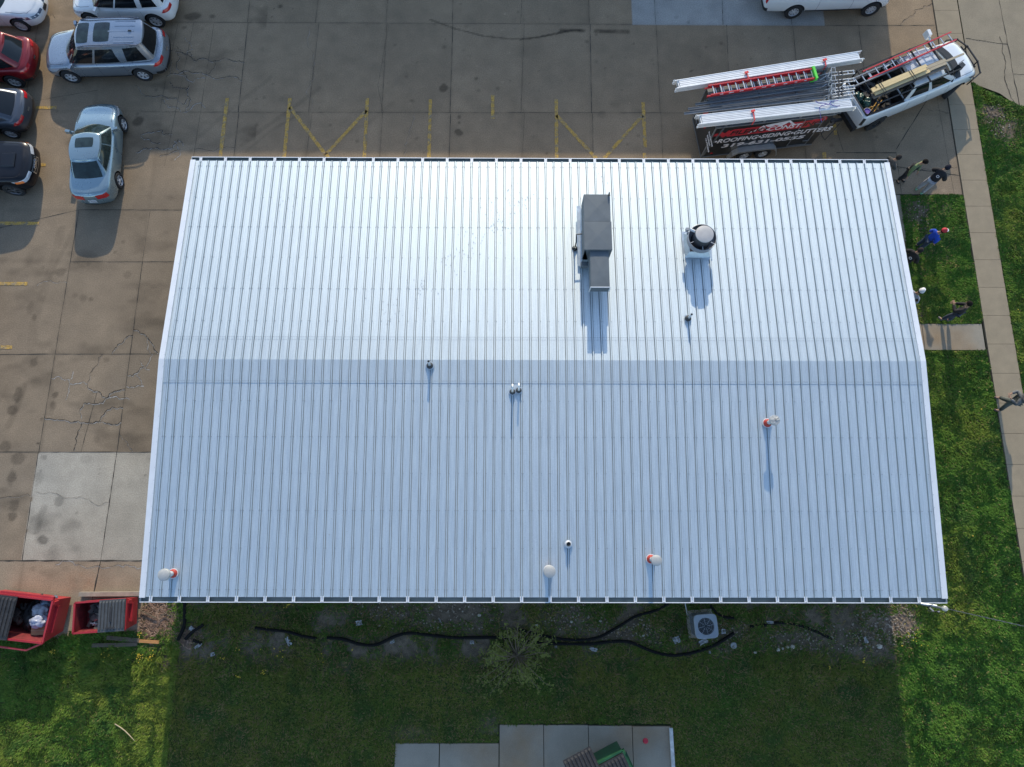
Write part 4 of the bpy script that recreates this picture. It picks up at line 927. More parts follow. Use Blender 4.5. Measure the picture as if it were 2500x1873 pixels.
# silver three row SUV
c, a = nearside((-16.94, 13.35), (-19.9, 13.23), 1, 1.0)
suv_g = [(1.50, -2.42, .88, .90, .80, .42, .12, .22, .30), (.62, -2.18, .66, .70, .62, .16, .10, .14, .22)]
car('parked_car', 'silver blue SUV with two dark glass roof panels and roof rails', 'car', c, a, M_silver, gh=suv_g, doors=((1.02, .12, .9, .0), (.02, -.98, 0, -1.6), (-1.25, -2.05, .6, -.6)), sunroof=((.02, .50, .48), (-.85, -.20, .46)), rails=True, ribs=(-1.85, -1.05), clad=True, badge=True, H=1.80)
# blue silver sedan
c, a = nearside((-17.26, 8.46), (-17.43, 11.02), -1, .885)
sed_g = [(1.05, -1.62, .76, .80, .70, .30, .14, .24, .26), (.30, -.98, .56, .61, .56, .12, .06, .16, .16)]
car('parked_car', 'pale blue silver sedan parked alone between the SUV and the roof', 'car', c, a, M_aqua, L=4.55, W=1.77, wb=2.62, fo=.90, H=1.43, gh=sed_g, style='sedan', r=.32, rim=.66, nsp=5, zb=.22, zsh=((-2.4, .92), (-1.6, .95), (0, .93), (1.0, .90), (1.8, .76), (2.2, .64)),
    doors=((.60, -.10, .9, 0), (-.16, -1.15, 0, 1.6)), sunroof=((-.42, .02, .36),), plate=(.55, 'Y3MSZ'), glassm=M_glass2, bow=(.26, .20), corner=(.5, .42))
# white compact SUV at the top edge
c, a = nearside((-16.66, 16.04), (-19.44, 16.08), 1, .93)
car('parked_car', 'white boxy SUV cut by the top edge, behind the silver SUV', 'car', c, a, M_wht2, L=4.53, W=1.86, wb=2.78, fo=.82, H=1.68, gh=[(1.22, -2.08, .84, .86, .76, .30, .10, .2, .26), (.45, -1.90, .66, .68, .62, .12, .08, .12, .2)], doors=((.80, .02, .7, 0), (-.06, -.95, 0, -.3), (-1.15, -1.75, .3, -.3)), rails=True, nsp=7, pairs=True, rim=.68,
    zsh=((-2.3, .98), (0, 1.0), (1.0, .98), (1.9, .86), (2.2, .76)))
# white sedan, top left
hub = (-22.49, 15.85); car('parked_car', 'pearl white car in the top left corner, nose pointing right', 'car', (hub[0]-1.42, hub[1]+.92), R(-2), M_white, L=4.85, W=1.86, wb=2.83, fo=.98, H=1.45, gh=[(1.15, -1.9, .80, .84, .7, .36, .22, .22, .26), (.3, -1.0, .54, .58, .52, .12, .06, .12, .16)], style='sedan', r=.34, rim=.7, nsp=10, zb=.22,
    zsh=((-2.5, .95), (0, .95), (1.1, .93), (1.9, .80), (2.3, .68)), doors=((.7, -.05, .9, 0), (-.1, -1.2, 0, 1.4)), lights='dark', glassm=M_glass2, bow=(.34, .2), corner=(.6, .42))
# red crossover, tail to the right
car('parked_car', 'red crossover with its tail toward the driveway, left of the silver SUV', 'car', (-22.39-1.30, 12.99+.90), R(181), M_redp, L=4.6, W=1.88, wb=2.7, fo=.9, H=1.68, gh=[(1.3, -2.10, .84, .88, .74, .34, .14, .2, .3), (.5, -1.62, .64, .68, .56, .12, .10, .12, .2)], doors=((.9, .1, .7, 0), (0, -.95, 0, -.6), (-1.1, -1.7, .4, -.6)), clad=True, badge=True, rails=False, nsp=6, rim=.64)
# grey hatchback
car('parked_car', 'grey blue car with long curved red tail lamps below the red crossover', 'car', (-22.25-1.22, 10.55+.88), R(181), M_greyp, L=4.5, W=1.84, wb=2.7, fo=.9, H=1.5, gh=[(1.2, -2.00, .80, .84, .72, .34, .10, .2, .28), (.4, -1.15, .60, .62, .56, .12, .06, .12, .2)], style='suv', doors=((.8, 0, .7, 0), (-.1, -1.05, 0, .6)), nsp=7, rim=.66, r=.33, badge=True, zsh=((-2.4, .98), (0, .96), (1.0, .93), (1.9, .78), (2.3, .66)), clad=True)
# black pickup nose pointing right
blk, Bb, _, _ = car('parked_car', 'black truck nose with chrome grille pointing right, lowest on the left edge', 'car', (-21.53-1.60, 7.89+.94), R(2), M_blackp, L=5.3, W=2.0, wb=3.2, fo=1.0, H=1.85, gh=[(1.35, -1.5, .86, .88, .86, .2, .06, .2, .2), (.65, -1.3, .68, .7, .68, .1, .04, .12, .12)], style='suv', doors=((.9, 0, .6, 0), (-.1, -1.0, 0, 0)), nsp=5, pairs=True, rim=.68, r=.40, lights='chrome', grille='gmc', zsh=((-2.6, 1.08), (1.2, 1.10), (2.2, 1.04), (2.6, .96)), zb=.36, bow=(.22, .08), corner=(.36, .2), rimm=mat('dark_alloy', (.25, .25, .26), .3, .8))
p = Bb.P(0, .64); text_mesh('emblem', 'GMC', .15, M_chrome, blk, frame_M(p+Vector((.03, 0, 0)), (0, 1, 0), (-.1, 0, 1)), .008, off=.004, sx=1.35)
b = MB(); b.box(1.75, 0, 1.13, .55, .62, .05, tz=.85); b.build('hood_scoop', M_blackp, blk)
# dark cars whose noses reach the left edge
for y, lb in ((3.2, 'dark car nose barely reaching the left edge beside the middle stall line'), (.1, 'dark red car tail barely reaching the left edge above the lowest stall line')):
    car('parked_car', lb, 'car', (-24.2, y), R(0 if y > 2 else 180), M_blackp if y > 2 else M_redp, L=4.6, W=1.84, wb=2.7, fo=.9, H=1.5, gh=[(1.2, -2.00, .80, .84, .72, .34, .10, .2, .28), (.4, -1.15, .60, .62, .56, .12, .06, .12, .2)], doors=((.8, 0, .7, 0), (-.1, -1.05, 0, .6)), zsh=((-2.4, .98), (0, .96), (1.0, .93), (1.9, .78), (2.3, .66)))
# white van, top right
c, a = nearside((11.37, 16.66), (14.78, 16.80), -1, 1.0)
car('van', 'white cargo van cut by the top edge, parked on the pale patch', 'van', c, a, M_wht2, L=5.7, W=2.0, wb=3.43, fo=.83, H=2.1, gh=[(2.1, -2.95, .90, .93, .90, .2, .05, .2, .12), (1.35, -2.85, .74, .78, .76, .12, .03, .12, .08)], style='van', doors=((1.6, .75, .8, 0), (.6, -.75, 0, 0), (-.95, -2.4, 0, 0)), r=.38, rim=.58, nsp=8, clad=True, zsh=((-2.9, 1.15), (1.4, 1.13), (2.1, 1.0), (2.5, .86)), zb=.38, bow=(.2, .04), corner=(.32, .12))
# ------------------------------------------------------------------ trailer
M_tblk = mat('trailer_black', (.012, .014, .016), .3, .1, var=.15, scale=2, coat=.5)
M_alu = mat('mill_aluminium', (.55, .56, .57), .38, .75, var=.08, scale=3)
M_alu2 = mat('dull_aluminium', (.24, .25, .26), .5, .6, var=.15, scale=4)
M_rackd = mat('rack_grey', (.16, .17, .18), .5, .5, var=.1)
M_ltr = mat('white_lettering', (.62, .60, .62), .6); M_ltrr = mat('red_graphic', (.42, .02, .03), .5, var=.1, scale=8)
M_plank = mat('walkboard', (.72, .73, .73), .45, .45, var=.06, scale=3)
M_roofg = mat('trailer_roof', (.22, .23, .235), .5, .5, var=.2, scale=2, streak=(.3, 3, 1))
TA = Vector((6.86, 9.60, 0)); TR = R(7.5); TC = TA+Matrix.Rotation(TR, 3, 'Z') @ Vector((2.48, .90, 0))
tr = thing('trailer', 'black enclosed trailer with red and white lettering and a loaded roof rack', 'trailer', TC, TR)
TL, TW = 4.96, 1.80
def tl(x, y, z=0.0): return Vector((x-2.48, y-.90, z))
b = MB(); b.prism([(tl(0, 0)[0], tl(0, 0)[1]), (tl(TL-.25, 0)[0], tl(0, 0)[1]), (tl(TL, .25)[0], tl(TL, .25)[1]), (tl(TL, TW-.25)[0], tl(TL, TW-.25)[1]), (tl(TL-.25, TW)[0], tl(TL, TW)[1]), (tl(0, TW)[0], tl(0, TW)[1])], .36, 2.40)
b.build('body', M_tblk, tr)
b = MB(); b.box(0, 0, 2.42, TL-.02, TW-.02, .03); b.build('roof', M_roofg, tr)
b = MB()
for y in (-.006, TW+.006): b.bar(tl(0, y, .36), tl(TL-.25, y, .36), .03, .05)
for y in (0, TW):
    b.bar(tl(-.01, y, .33), tl(-.01, y, 2.42), .05); b.bar(tl(0, y, 2.41), tl(TL-.2, y, 2.41), .06)
b.bar(tl(-.01, 0, .35), tl(-.01, TW, .35), .05); b.bar(tl(-.01, 0, 2.41), tl(-.01, TW, 2.41), .05); b.build('edge_trim', M_alu2, tr)
# side door outline
b = MB(); d = [(3.60, 2.28), (4.40, 2.28), (4.40, .45), (3.60, .45)]
for k in range(4): p, q = d[k], d[(k+1) % 4]; b.bar(tl(p[0], -.012, p[1]), tl(q[0], -.012, q[1]), .035, .02)
b.bar(tl(4.15, -.03, 1.95), tl(4.40, -.03, 1.95), .03); b.bar(tl(4.15, -.03, .75), tl(4.42, -.03, .75), .03); b.build('side_door', M_alu2, tr)
# rear ramp door
b = MB(); b.box(-2.48-.02, 0, 1.38, .03, TW-.12, 1.9); rdd = b.build('rear_door', M_tblk, tr)
b = MB()
b.bar((-2.52, .5, .5), (-2.52, .5, 2.25), .03)
for z in (.75, 2.0): b.bar((-2.52, .42, z), (-2.52, .62, z), .05)
b.build('lock_bar', M_alu2, rdd)
# tandem wheels and fender
for x in (1.80, 2.60):
    for s_ in (1, -1): wheel(tr, x-2.48, s_*(-.98), -s_, .33, .2, .58, 5, True)
for s_ in (-1, 1):
    b = MB(); y0 = s_*.90; y1 = s_*1.12; pr = [(1.12, .20), (1.22, .55), (1.42, .74), (1.75, .78), (2.65, .78), (2.95, .72), (3.10, .55), (3.22, .20)]
    vs = [(x-2.48, y, z) for x, z in pr for y in (y0, y1)]; b.add(vs, [(2*i, 2*i+2, 2*i+3, 2*i+1) for i in range(len(pr)-1)])
    vs = [(x-2.48, y1+s_*.004, z-dz) for x, z in pr for dz in (0, .07)]; b.add(vs, [(2*i, 2*i+2, 2*i+3, 2*i+1) for i in range(len(pr)-1)])
    b.build('fender', M_alu, tr)
# tongue, jack, chains
b = MB(); hit = tl(TL+1.0, .9, .45)
b.bar(tl(TL-.1, .25, .40), hit, .09, .12); b.bar(tl(TL-.1, TW-.25, .40), hit, .09, .12); b.bar(hit-Vector((.25, 0, 0)), hit+Vector((.22, 0, .05)), .10); b.build('tongue', M_blk, tr)
b = MB(); p = tl(TL+.62, .9, .2); b.tube([p, p+Vector((0, 0, .75))], .035, 12); b.bar(p+Vector((0, 0, .72)), p+Vector((.12, .12, .72)), .025); b.build('jack', M_alu2, tr)
b = MB(); b.tube([tl(TL, .5, .8), tl(TL+.3, .3, .35), tl(TL+.5, .25, .15), tl(TL+.75, .45, .3), tl(TL+1.05, .7, .55)], .014, 6); b.tube([tl(TL, .6, .5), tl(TL+.4, .6, .12), tl(TL+.95, .8, .45)], .018, 6); b.build('cable', M_blk, tr)
# roof rack
b = MB()
for y in (.0, TW):
    b.bar(tl(.1, y, 2.62), tl(4.7, y, 2.62), .05, .10)
    for x in (.35, 1.85, 3.3, 4.6): b.bar(tl(x, y, 2.42), tl(x, y, 2.80), .10, .03, up=(0, 1, 0))
for x in (.35, 1.85, 3.3, 4.6): b.bar(tl(x, 0, 2.60), tl(x, TW, 2.60), .06)
b.build('roof_rack', M_rackd, tr)
b = MB(); b.bar(tl(.0, -.01, .36), tl(.30, -.02, 2.35), .05); b.build('ladder_prop', M_rackd, tr)
# lettering on the near wall
gr = MB(); q = random.Random(3)
top = []; bot = []
for k in range(60):
    x = lerp(.05, 4.5, k/59); f = min(1, (x-.0)/.8, (4.55-x)/.5); jag_ = (q.uniform(-.10, .10) if (x < .7 or x > 3.9) else q.uniform(-.015, .015))
    c_ = 1.92+.04*(x/4.5)+(.18 if x > 4.0 else 0)*min(1, (x-4.0)/.3 if x > 4 else 0); h_ = .06+.17*max(0, f); top.append((x, c_+h_+jag_)); bot.append((x, c_-h_*1.0+jag_*.8))
vs = [tl(x, -.010, z) for (x, z) in top]+[tl(x, -.010, z) for (x, z) in bot]; gr.add(vs, [(i, i+1, 60+i+1, 60+i) for i in range(59)])
gr.build('red_brush_stripe', M_ltrr, tr)
def wtext(nm, txt, x, z, size, m, off=.006, shear=.25, sx=1.0, dy=-.016, **kw): return text_mesh(nm, txt, size, m, tr, frame_M(tl(x, dy, z), (1, 0, 0), (0, 0, 1)), .003, shear, off, 'LEFT', sx, **kw)
wtext('letters', 'FILERIO', .70, 1.92, .36, M_tblk, .008, shear=.15, sx=1.2)
wtext('letters', 'CONST.', 2.20, 1.92, .36, M_ltr, .008, shear=.15, sx=1.1)
wtext('letters', 'INC.', 3.62, 1.95, .36, M_tblk, .008, shear=.15, sx=1.15)
b = MB()  # white gable emblem
def wp(pts, dy=-.014): b.poly([tl(x, dy, z) for x, z in pts])
wp([(1.62, 1.86), (1.95, 2.22), (2.28, 1.86), (2.18, 1.86), (1.95, 2.12), (1.74, 1.86)]); wp([(1.45, 1.78), (1.62, 1.95), (1.66, 1.90), (1.52, 1.76)])
wp([(2.0, 2.22), (2.45, 2.28), (2.95, 2.36), (3.35, 1.98), (3.22, 1.98), (2.95, 2.25), (2.72, 2.02), (2.45, 2.14), (2.25, 2.05), (2.10, 2.12)], -.013)
for x, z in ((1.88, 1.94), (1.97, 1.94), (1.88, 1.86), (1.97, 1.86)): wp([(x, z), (x+.06, z), (x+.06, z+.05), (x, z+.05)])
b.build('gable_emblem', M_ltr, tr)
wtext('letters', '\u2022ROOFING\u2022SIDING\u2022GUTTERS', .20, 1.43, .365, M_ltr, .009, shear=.12, sx=1.0, space=1.02)
wtext('letters', '319-631-0555', .62, 1.04, .31, M_ltr, .010, shear=.12, sx=1.98)
rr_ = MB(); rr_.M = Matrix.Identity(4); rr_.poly([(-2.52, y, z) for y, z in ((.35, 1.2), (-.25, 1.35), (-.35, 1.75), (-.1, 2.1), (.3, 1.9))]); rr_.build('rear_red_graphic', M_ltrr, rdd)
for k, s_ in enumerate(('ROOFING', 'SIDING', 'GUTTERS')): text_mesh('letters', s_, .15, M_ltr, rdd, frame_M(Vector((-2.525, -.62, 1.75-.22*k)), (0, -1, 0), (0, 0, 1)), .003, .2, .004, 'LEFT')
b = MB(); b.box(tl(.35, -.02, .55)[0], tl(0, -.015, 0)[1], .60, .10, .02, .05); b.build('side_marker', M_red, tr)

def bundle(label, a, bb, z, w_, n, cat='plank', ends=True, th_=.12, layers=2):
    a = Vector((*a, z)); bb = Vector((*bb, z)); d = bb-a; L = d.length; rz = math.atan2(d.y, d.x); c = (a+bb)/2
    t = thing('walkboard', label, cat, (c.x, c.y, z), rz)
    for l in range(layers):
        z0 = -l*(th_+.01); b = MB()
        for k in range(n):
            y = (k-(n-1)/2)*(w_-.06)/n; b.box(0, y, z0-.012, L-.3, (w_-.06)/n-.018, .022)
        b.box(0, 0, z0-.04, L-.34, w_-.06, .02); b.build('deck', M_plank, t)
        b = MB()
        for s_ in (-1, 1): b.box(0, s_*(w_/2-.015), z0-.05, L, .03, th_)
        for s_ in (-1, 1): b.bar((s_*(L/2-.12), -w_/2, z0-.05), (s_*(L/2-.12), w_/2, z0-.05), .04)
        for s_ in (-1, 1):
            for y in (-w_/2, w_/2): b.tube([(s_*(L/2), y, z0+.02), (s_*(L/2+.05), y, z0-.01), (s_*(L/2+.04), y, z0-.08), (s_*L/2, y, z0-.10)], .014, 6)
        b.build('side_rail', M_plank, t)
    return t
bundle('long pale walkboard stack on the far edge of the trailer rack', (5.25, 11.17), (12.6, 12.52), 2.86, .36, 4)
bundle('pale walkboard stack on the near edge of the trailer rack above the lettering', (6.02, 9.64), (12.08, 10.42), 2.86, .40, 5)
M_strap = mat('red_strap', (.65, .05, .05), .7)
def strap(label, a, bb, z, drop=.3):
    a = G(*a, z); bb = G(*bb, z); b = MB(); n = (bb-a).normalized()
    pts = [a+n*-.03+Vector((0, 0, -drop)), a+n*-.03+Vector((0, 0, .02)), bb+n*.03+Vector((0, 0, .02)), bb+n*.03+Vector((0, 0, -drop))]
    for p, q_ in zip(pts[:-1], pts[1:]): b.bar(p, q_, .04, .008)
    b.box(a.x, a.y, z+.03, .14, .08, .04, rz=.4)
    o = b.build('tie_strap', M_strap, loc=((a.x+bb.x)/2, (a.y+bb.y)/2, z)); tag(o, label, 'strap', 'red straps round the walkboards'); return o
strap('red strap round the far walkboards near the middle of the red ladder', (1822, 178), (1828, 192), 2.88)
strap('red strap with loose tail round the far walkboards beyond the green collar', (2013, 147), (2016, 160), 2.88, .45)
strap('thin red strap round the near walkboards above the word ROOFING', (1838, 272), (1842, 292), 2.88)
M_lred = mat('fibreglass_red', (.50, .025, .03), .45, coat=.2, var=.08)
def ladder(label, a, bb, z, w_, rungs, railm=M_lred, ext=False, rh=.08, z2=None, group='red ladders'):
    a = Vector((*a, z)); bb = Vector((*bb, z if z2 is None else z2)); d = bb-a; L = d.length; rz = math.atan2(d.y, d.x); c = (a+bb)/2
    t = thing('ladder', label, 'ladder', c, rz, group); t.rotation_euler = (0, -math.asin(d.z/L), rz)
    for l in range(2 if ext else 1):
        z0 = -l*(rh+.01); w2 = w_-.05*l; sh = -.12*l
        for s_ in (-1, 1):
            b = MB(); b.box(sh, s_*w2/2, z0, L, .03, rh); b.box(sh, s_*(w2/2-.012), z0+rh/2-.003, L, .04, .008); b.build('rail', railm, t)
        for k in range(rungs):
            x = -L/2+.16+k*(L-.32)/(rungs-1)+(.0 if l == 0 else .13); b = MB(); b.bar((x, -w2/2, z0), (x, w2/2, z0), .035, .03); b.build('rung', M_alu, t)
    return t
l1 = ladder('red extension ladder on the trailer rack beside the long walkboards', (6.53, 10.90), (10.72, 11.68), 2.86, .42, 14, ext=True)
b = MB(); b.box(2.06, 0, .02, .09, .54, .16); b.box(1.96, -.24, -.16, .16, .05, .1); b.build('green_collar', mat('bright_green', (.10, .62, .06), .6), l1)
b = MB(); q = random.Random(9)
for k in range(9): b.box(-1.7+k*.42+q.uniform(-.05, .05), -.229, 0, q.uniform(.08, .22), .006, .035)
b.build('ladder_label', M_ltr, l1)
# grey metal lengths lying in the middle of the rack
gl = [((6.02, 10.42), (11.6, 11.35), .10), ((5.72, 10.22), (11.3, 11.05), .07), ((5.78, 10.12), (11.5, 10.96), .07), ((5.55, 10.00), (11.0, 10.72), .09), ((6.5, 10.62), (11.8, 11.52), .08), ((7.0, 10.28), (11.9, 11.0), .06), ((8.4, 10.45), (12.2, 11.1), .05)]
pos = ('uppermost', 'second', 'third', 'lowest and longest', 'darkest, beside the red ladder,', 'thin middle', 'short right hand')
for k, (a, bb, w_) in enumerate(gl):
    a = Vector((*a, 0)); bb = Vector((*bb, 0)); d = bb-a; z = 2.66+.012*k; c = (a+bb)/2; b = MB(); L = d.length
    b.box(0, 0, 0, L, w_, .012); 
    for s_ in (-1, 1): b.box(0, s_*w_/2, .018, L, .008, .045)
    o = b.build('metal_channel', M_alu2 if k % 2 else M_rackd); o.location = (c.x, c.y, z); o.rotation_euler = (0, 0, math.atan2(d.y, d.x))
    tag(o, 'long grey metal channel on the trailer rack, %s of the bunch' % pos[k], 'metal channel', 'grey metal channels on the rack')
# pump jacks clustered over the hitch
jk = [(11.30, 11.70, 'farthest from the roof'), (11.27, 11.34, 'second from the far walkboards'), (11.24, 11.00, 'third from the far walkboards'), (11.21, 10.74, 'nearest the near walkboards')]
for k, (x, y, nm) in enumerate(jk):
    t = thing('scaffold_jack', 'bare metal scaffold jack above the trailer hitch, %s of the four' % nm, 'scaffold jack', (x, y, 2.72), R(7+k), 'metal scaffold jacks over the hitch')
    for s_ in (0, 1):
        b = MB(); b.tube([(.05, -.07+.13*s_, .06), (.98, -.07+.13*s_, .06)], .018, 8); b.build('tube', M_alu, t, smooth=True)
    b = MB()
    for u in (.3, .5, .72, .95): b.bar((u, -.09, .05), (u, .09, .05), .03)
    b.build('crossbar', M_alu, t)
    b = MB()
    for u in (.33, .48): b.box(u, 0, .05, .05, .16, .07)
    b.build('roller', M_blk, t)
    b = MB(); r0 = [(-.08, -.1, .0), (-.02, .1, .0), (.12, .1, .0), (.08, -.1, .0)]
    for p, q_ in zip(r0, r0[1:]+r0[:1]):
        b.bar(p, q_, .014); b.bar((p[0]-.02, p[1], .32), (q_[0]-.02, q_[1], .32), .014); b.bar(p, (p[0]-.02, p[1], .32), .014); b.bar(p, (q_[0]-.02, q_[1], .32), .01)
    b.bar((-.1, 0, 0), (-.35, -.1, -.1), .02); b.bar((-.3, .1, -.1), (.0, .05, .1), .014); b.build('cage', M_alu, t)
for k, (a, bb) in enumerate((((1990, 250), (2050, 262)), ((2000, 262), (2045, 245)))):
    a = G(*a, 2.92); bb = G(*bb, 2.92); b = MB(); q = random.Random(k); b.tube([a+(bb-a)*(i/8)+Vector((0, q.uniform(-.05, .05), q.uniform(0, .04))) for i in range(9)], .014, 6)
    if k: b.tube([a, a+Vector((.05, -.6, -.05))], .008, 5)
    o = b.build('cord', mat('purple_cord', (.10, .08, .30), .7), loc=a); tag(o, 'purple cord tied over the near walkboards at the jacks, %s strand' % ('left' if k else 'right'), 'cord', 'purple cords on the rack')

# ------------------------------------------------------------------ pickup truck
ht = R(24.1); cc, a = nearside((14.32, 11.13), (17.84, 12.71), -1, 1.0)
tk_g = [(1.80, -1.02, .84, .88, .86, .24, .02, .2, .12), (.66, -.80, .68, .70, .68, .10, .02, .12, .08)]
tk, TB, TG, tz = car('pickup_truck', 'white crew cab pickup truck towing the trailer, loaded with lumber and ladders', 'pickup truck', cc, a, M_white, L=5.95, W=2.0, wb=3.85, fo=.98, H=1.98, gh=tk_g, style='pickup', doors=((1.05, .18, .9, 0), (.02, -.78, 0, 0)), r=.42, rim=.5, nsp=6, clad=False,
    zsh=((-3.0, 1.30), (-1.0, 1.30), (1.2, 1.27), (2.3, 1.20), (2.9, 1.05)), zb=.50, open_top=(-2.72, -1.1), mirror=False, bow=(.2, .03), corner=(.34, .10), steer=R(16), rimm=M_dark, lights='dark')
# bed: cover the deck behind the cab with a dark open box
bb_ = [o for o in tk.children if o.name.startswith('body')][0]
bm = bmesh.new(); bm.from_mesh(bb_.data)
dl = [f for f in bm.faces if -2.80 < f.calc_center_median().x < -1.12 and f.calc_center_median().z > 1.22 and abs(f.calc_center_median().y) < .80 and f.normal.z > .5 or (-2.80 < f.calc_center_median().x < -1.12 and f.calc_center_median().z > 1.22 and abs(f.calc_center_median().y) < .80)]
bmesh.ops.delete(bm, geom=dl, context='FACES'); bm.to_mesh(bb_.data); bm.free()
b = MB(); vs = []
for i in range(13):
    y = -.82+1.64*i/12; xx = 1.80-.24*(y/.84)**2; vs += [(xx-.12, y, 1.285), (xx+.16, y, 1.275)]
b.add(vs, [(2*i, 2*i+1, 2*i+3, 2*i+2) for i in range(12)]); b.build('cowl', M_blk, tk)
b = MB(); x0, x1, y1, zf, zr_ = -2.84, -1.08, .80, .80, 1.31
b.add([(x0, -y1, zf), (x1, -y1, zf), (x1, y1, zf), (x0, y1, zf), (x0, -y1, zr_), (x1, -y1, zr_), (x1, y1, zr_), (x0, y1, zr_)], [(0, 1, 2, 3), (0, 4, 5, 1), (2, 6, 7, 3), (0, 3, 7, 4), (1, 5, 6, 2)])
for s_ in (-1, 1): b.box((x0+x1)/2, s_*(y1+.03), 1.325, x1-x0, .07, .02)
b.box(x0, 0, 1.33, .06, 1.66, .03); b.build('bed_liner', M_blk, tk)
b = MB(); b.box(-2.95, 0, 1.03, .03, 1.50, .50); b.build('tailgate', M_white, tk)
b = MB(); b.box(-3.10, 0, .66, .20, 1.86, .22); b.box(-3.22, 0, .60, .12, .12, .1); b.build('rear_bumper', M_blk, tk)
b = MB()
for p, q_ in (((2.86, -.86, .62), (2.97, -.40, .66)), ((2.97, -.40, .66), (2.97, .40, .66)), ((2.97, .40, .66), (2.86, .86, .62)), ((2.86, -.90, 1.00), (3.00, -.40, 1.06)), ((3.00, -.40, 1.06), (3.00, .40, 1.06)), ((3.00, .40, 1.06), (2.86, .90, 1.00)), ((2.86, -.90, 1.0), (2.4, -1.04, 1.0)), ((2.86, .90, 1.0), (2.4, 1.04, 1.0)), ((2.97, -.4, .66), (3.00, -.4, 1.1)), ((2.97, .4, .66), (3.00, .4, 1.1)), ((2.86, -.88, .62), (2.86, -.9, 1.04)), ((2.86, .88, .62), (2.86, .9, 1.04)), ((2.4, -1.04, 1.0), (2.45, -1.0, .62)), ((2.4, 1.04, 1.0), (2.45, 1.0, .62))): b.bar(p, q_, .045)
b.box(2.86, 0, .60, .16, 1.2, .18); b.build('brush_guard', M_blk, tk)
b = MB(); b.box(2.86, 0, .86, .06, 1.1, .22); b.build('grille', M_blk, tk)
Mi = (Matrix.Translation(tk.location) @ Matrix.Rotation(a, 4, 'Z')).inverted()
for s_, m_ in ((1, M_wht2),):
    b = MB(); b.bar((1.30, s_*.90, 1.35), (1.38, s_*1.32, 1.45), .05); b.box(1.36, s_*1.40, 1.46, .16, .30, .28, rz=-s_*.15, tz=.85); b.build('side_mirror', m_, tk)

mp_ = Mi @ G(2344, 163, 1.50)
b = MB(); b.box(mp_.x, mp_.y, 1.48, .26, .22, .30, rz=.2, tz=.85); b.bar((mp_.x-.1, mp_.y+.1, 1.62), (mp_.x+.2, mp_.y+.16, 1.62), .02); b.bar((mp_.x, mp_.y, 1.4), (1.25, -.88, 1.28), .05); b.build('side_mirror', M_dark, tk)
b = MB()
for y in (-.45, -.2, .05, .3, .5):
    b.bar((-.35, y, 1.995), (-.05, y, 1.998), .05, .02); b.bar((.05, y, 1.998), (.35, y, 1.995), .05, .02)
b.build('roof_ribs', M_white, tk)
# lumber rack
b = MB()
for x in (-2.75, -1.15):
    for s_ in (-1, 1): b.bar((x, s_*.83, 1.30), (x, s_*.80, 2.06), .045)
    b.bar((x, -.84, 2.06), (x, .84, 2.06), .045)
for s_ in (-1, 1): b.bar((-2.8, s_*.82, 2.05), (1.2, s_*.80, 2.05), .04)
b.bar((.55, -.84, 2.06), (.55, .84, 2.06), .045); b.bar((-.3, -.84, 2.06), (-.3, .84, 2.06), .045)
b.build('ladder_rack', M_blk, tk)
ladder('red ladder with doubled rungs along the far side of the truck rack', (13.06, 12.14), (16.87, 13.99), 2.15, .40, 11, rh=.075)
ladder('dull metal ladder under the red one reaching back over the trailer hitch', (12.2, 11.62), (15.0, 13.0), 2.22, .34, 9, railm=M_alu2, z2=2.03, group='metal ladder')
M_pine = mat('fresh_pine', (.62, .47, .24), .75, var=.08, scale=4, streak=(.5, 8, 8)); M_oldw = mat('old_board', (.17, .14, .11), .85, var=.3, scale=6, streak=(.5, 6, 6)); M_pine2 = mat('grey_pine', (.36, .30, .21), .8, var=.2, scale=5, streak=(.5, 6, 6))
ld = Vector((math.cos(R(24.6)), math.sin(R(24.6)), 0)); ln_ = Vector((-ld.y, ld.x, 0)); l0 = Vector((13.22, 11.36, 0))
names = {0: 'fresh yellow board on top of the lumber pile', 1: 'dark weathered board under the fresh lumber', 2: 'greyish board reaching over the windshield'}
cnt = {0: 0, 1: 0, 2: 0}
for k, (s0, s1, off, z, w_, kind) in enumerate(((.22, 2.55, .10, 2.27, .14, 0), (-.05, 2.45, -.02, 2.272, .09, 0), (.05, 2.60, -.12, 2.20, .13, 0), (.0, 2.3, .07, 2.225, .14, 0), (-.02, 3.35, -.20, 2.11, .12, 1), (.0, 3.3, -.06, 2.105, .14, 1), (.1, 3.4, .09, 2.108, .14, 1), (2.2, 3.5, .05, 2.16, .13, 2), (2.45, 3.45, -.08, 2.162, .10, 2), (2.9, 4.35, .0, 2.145, .075, 2))):
    a_ = l0+ld*s0+ln_*off; c_ = l0+ld*s1+ln_*off; m_ = (a_+c_)/2; b = MB(); b.box(0, 0, 0, (c_-a_).length, w_, .038)
    o = b.build('board', (M_pine, M_oldw, M_pine2)[kind]); o.location = (m_.x, m_.y, z); o.rotation_euler = (0, 0, R(24.6)); cnt[kind] += 1
    tag(o, names[kind]+', '+('nearest the far ladder', 'middle one', 'nearest the driver side', 'underneath the others')[cnt[kind]-1], 'board', 'lumber on the truck rack')
for s_ in (.35, 1.75):
    b = MB(); c_ = l0+ld*s_
    for d_ in (0, .10): 
        p = c_+ld*d_; b.bar(p+ln_*.22+Vector((0, 0, 2.30)), p-ln_*.26+Vector((0, 0, 2.30)), .02, .008); b.bar(p-ln_*.26+Vector((0, 0, 2.30)), p-ln_*.30+Vector((0, 0, 1.7)), .02, .008)
    o = b.build('tie_strap', M_blk, loc=(c_.x, c_.y, 2.2)); tag(o, 'black strap holding the lumber at the %s' % ('tailgate end' if s_ < 1 else 'cab end'), 'strap', 'black straps on the lumber')
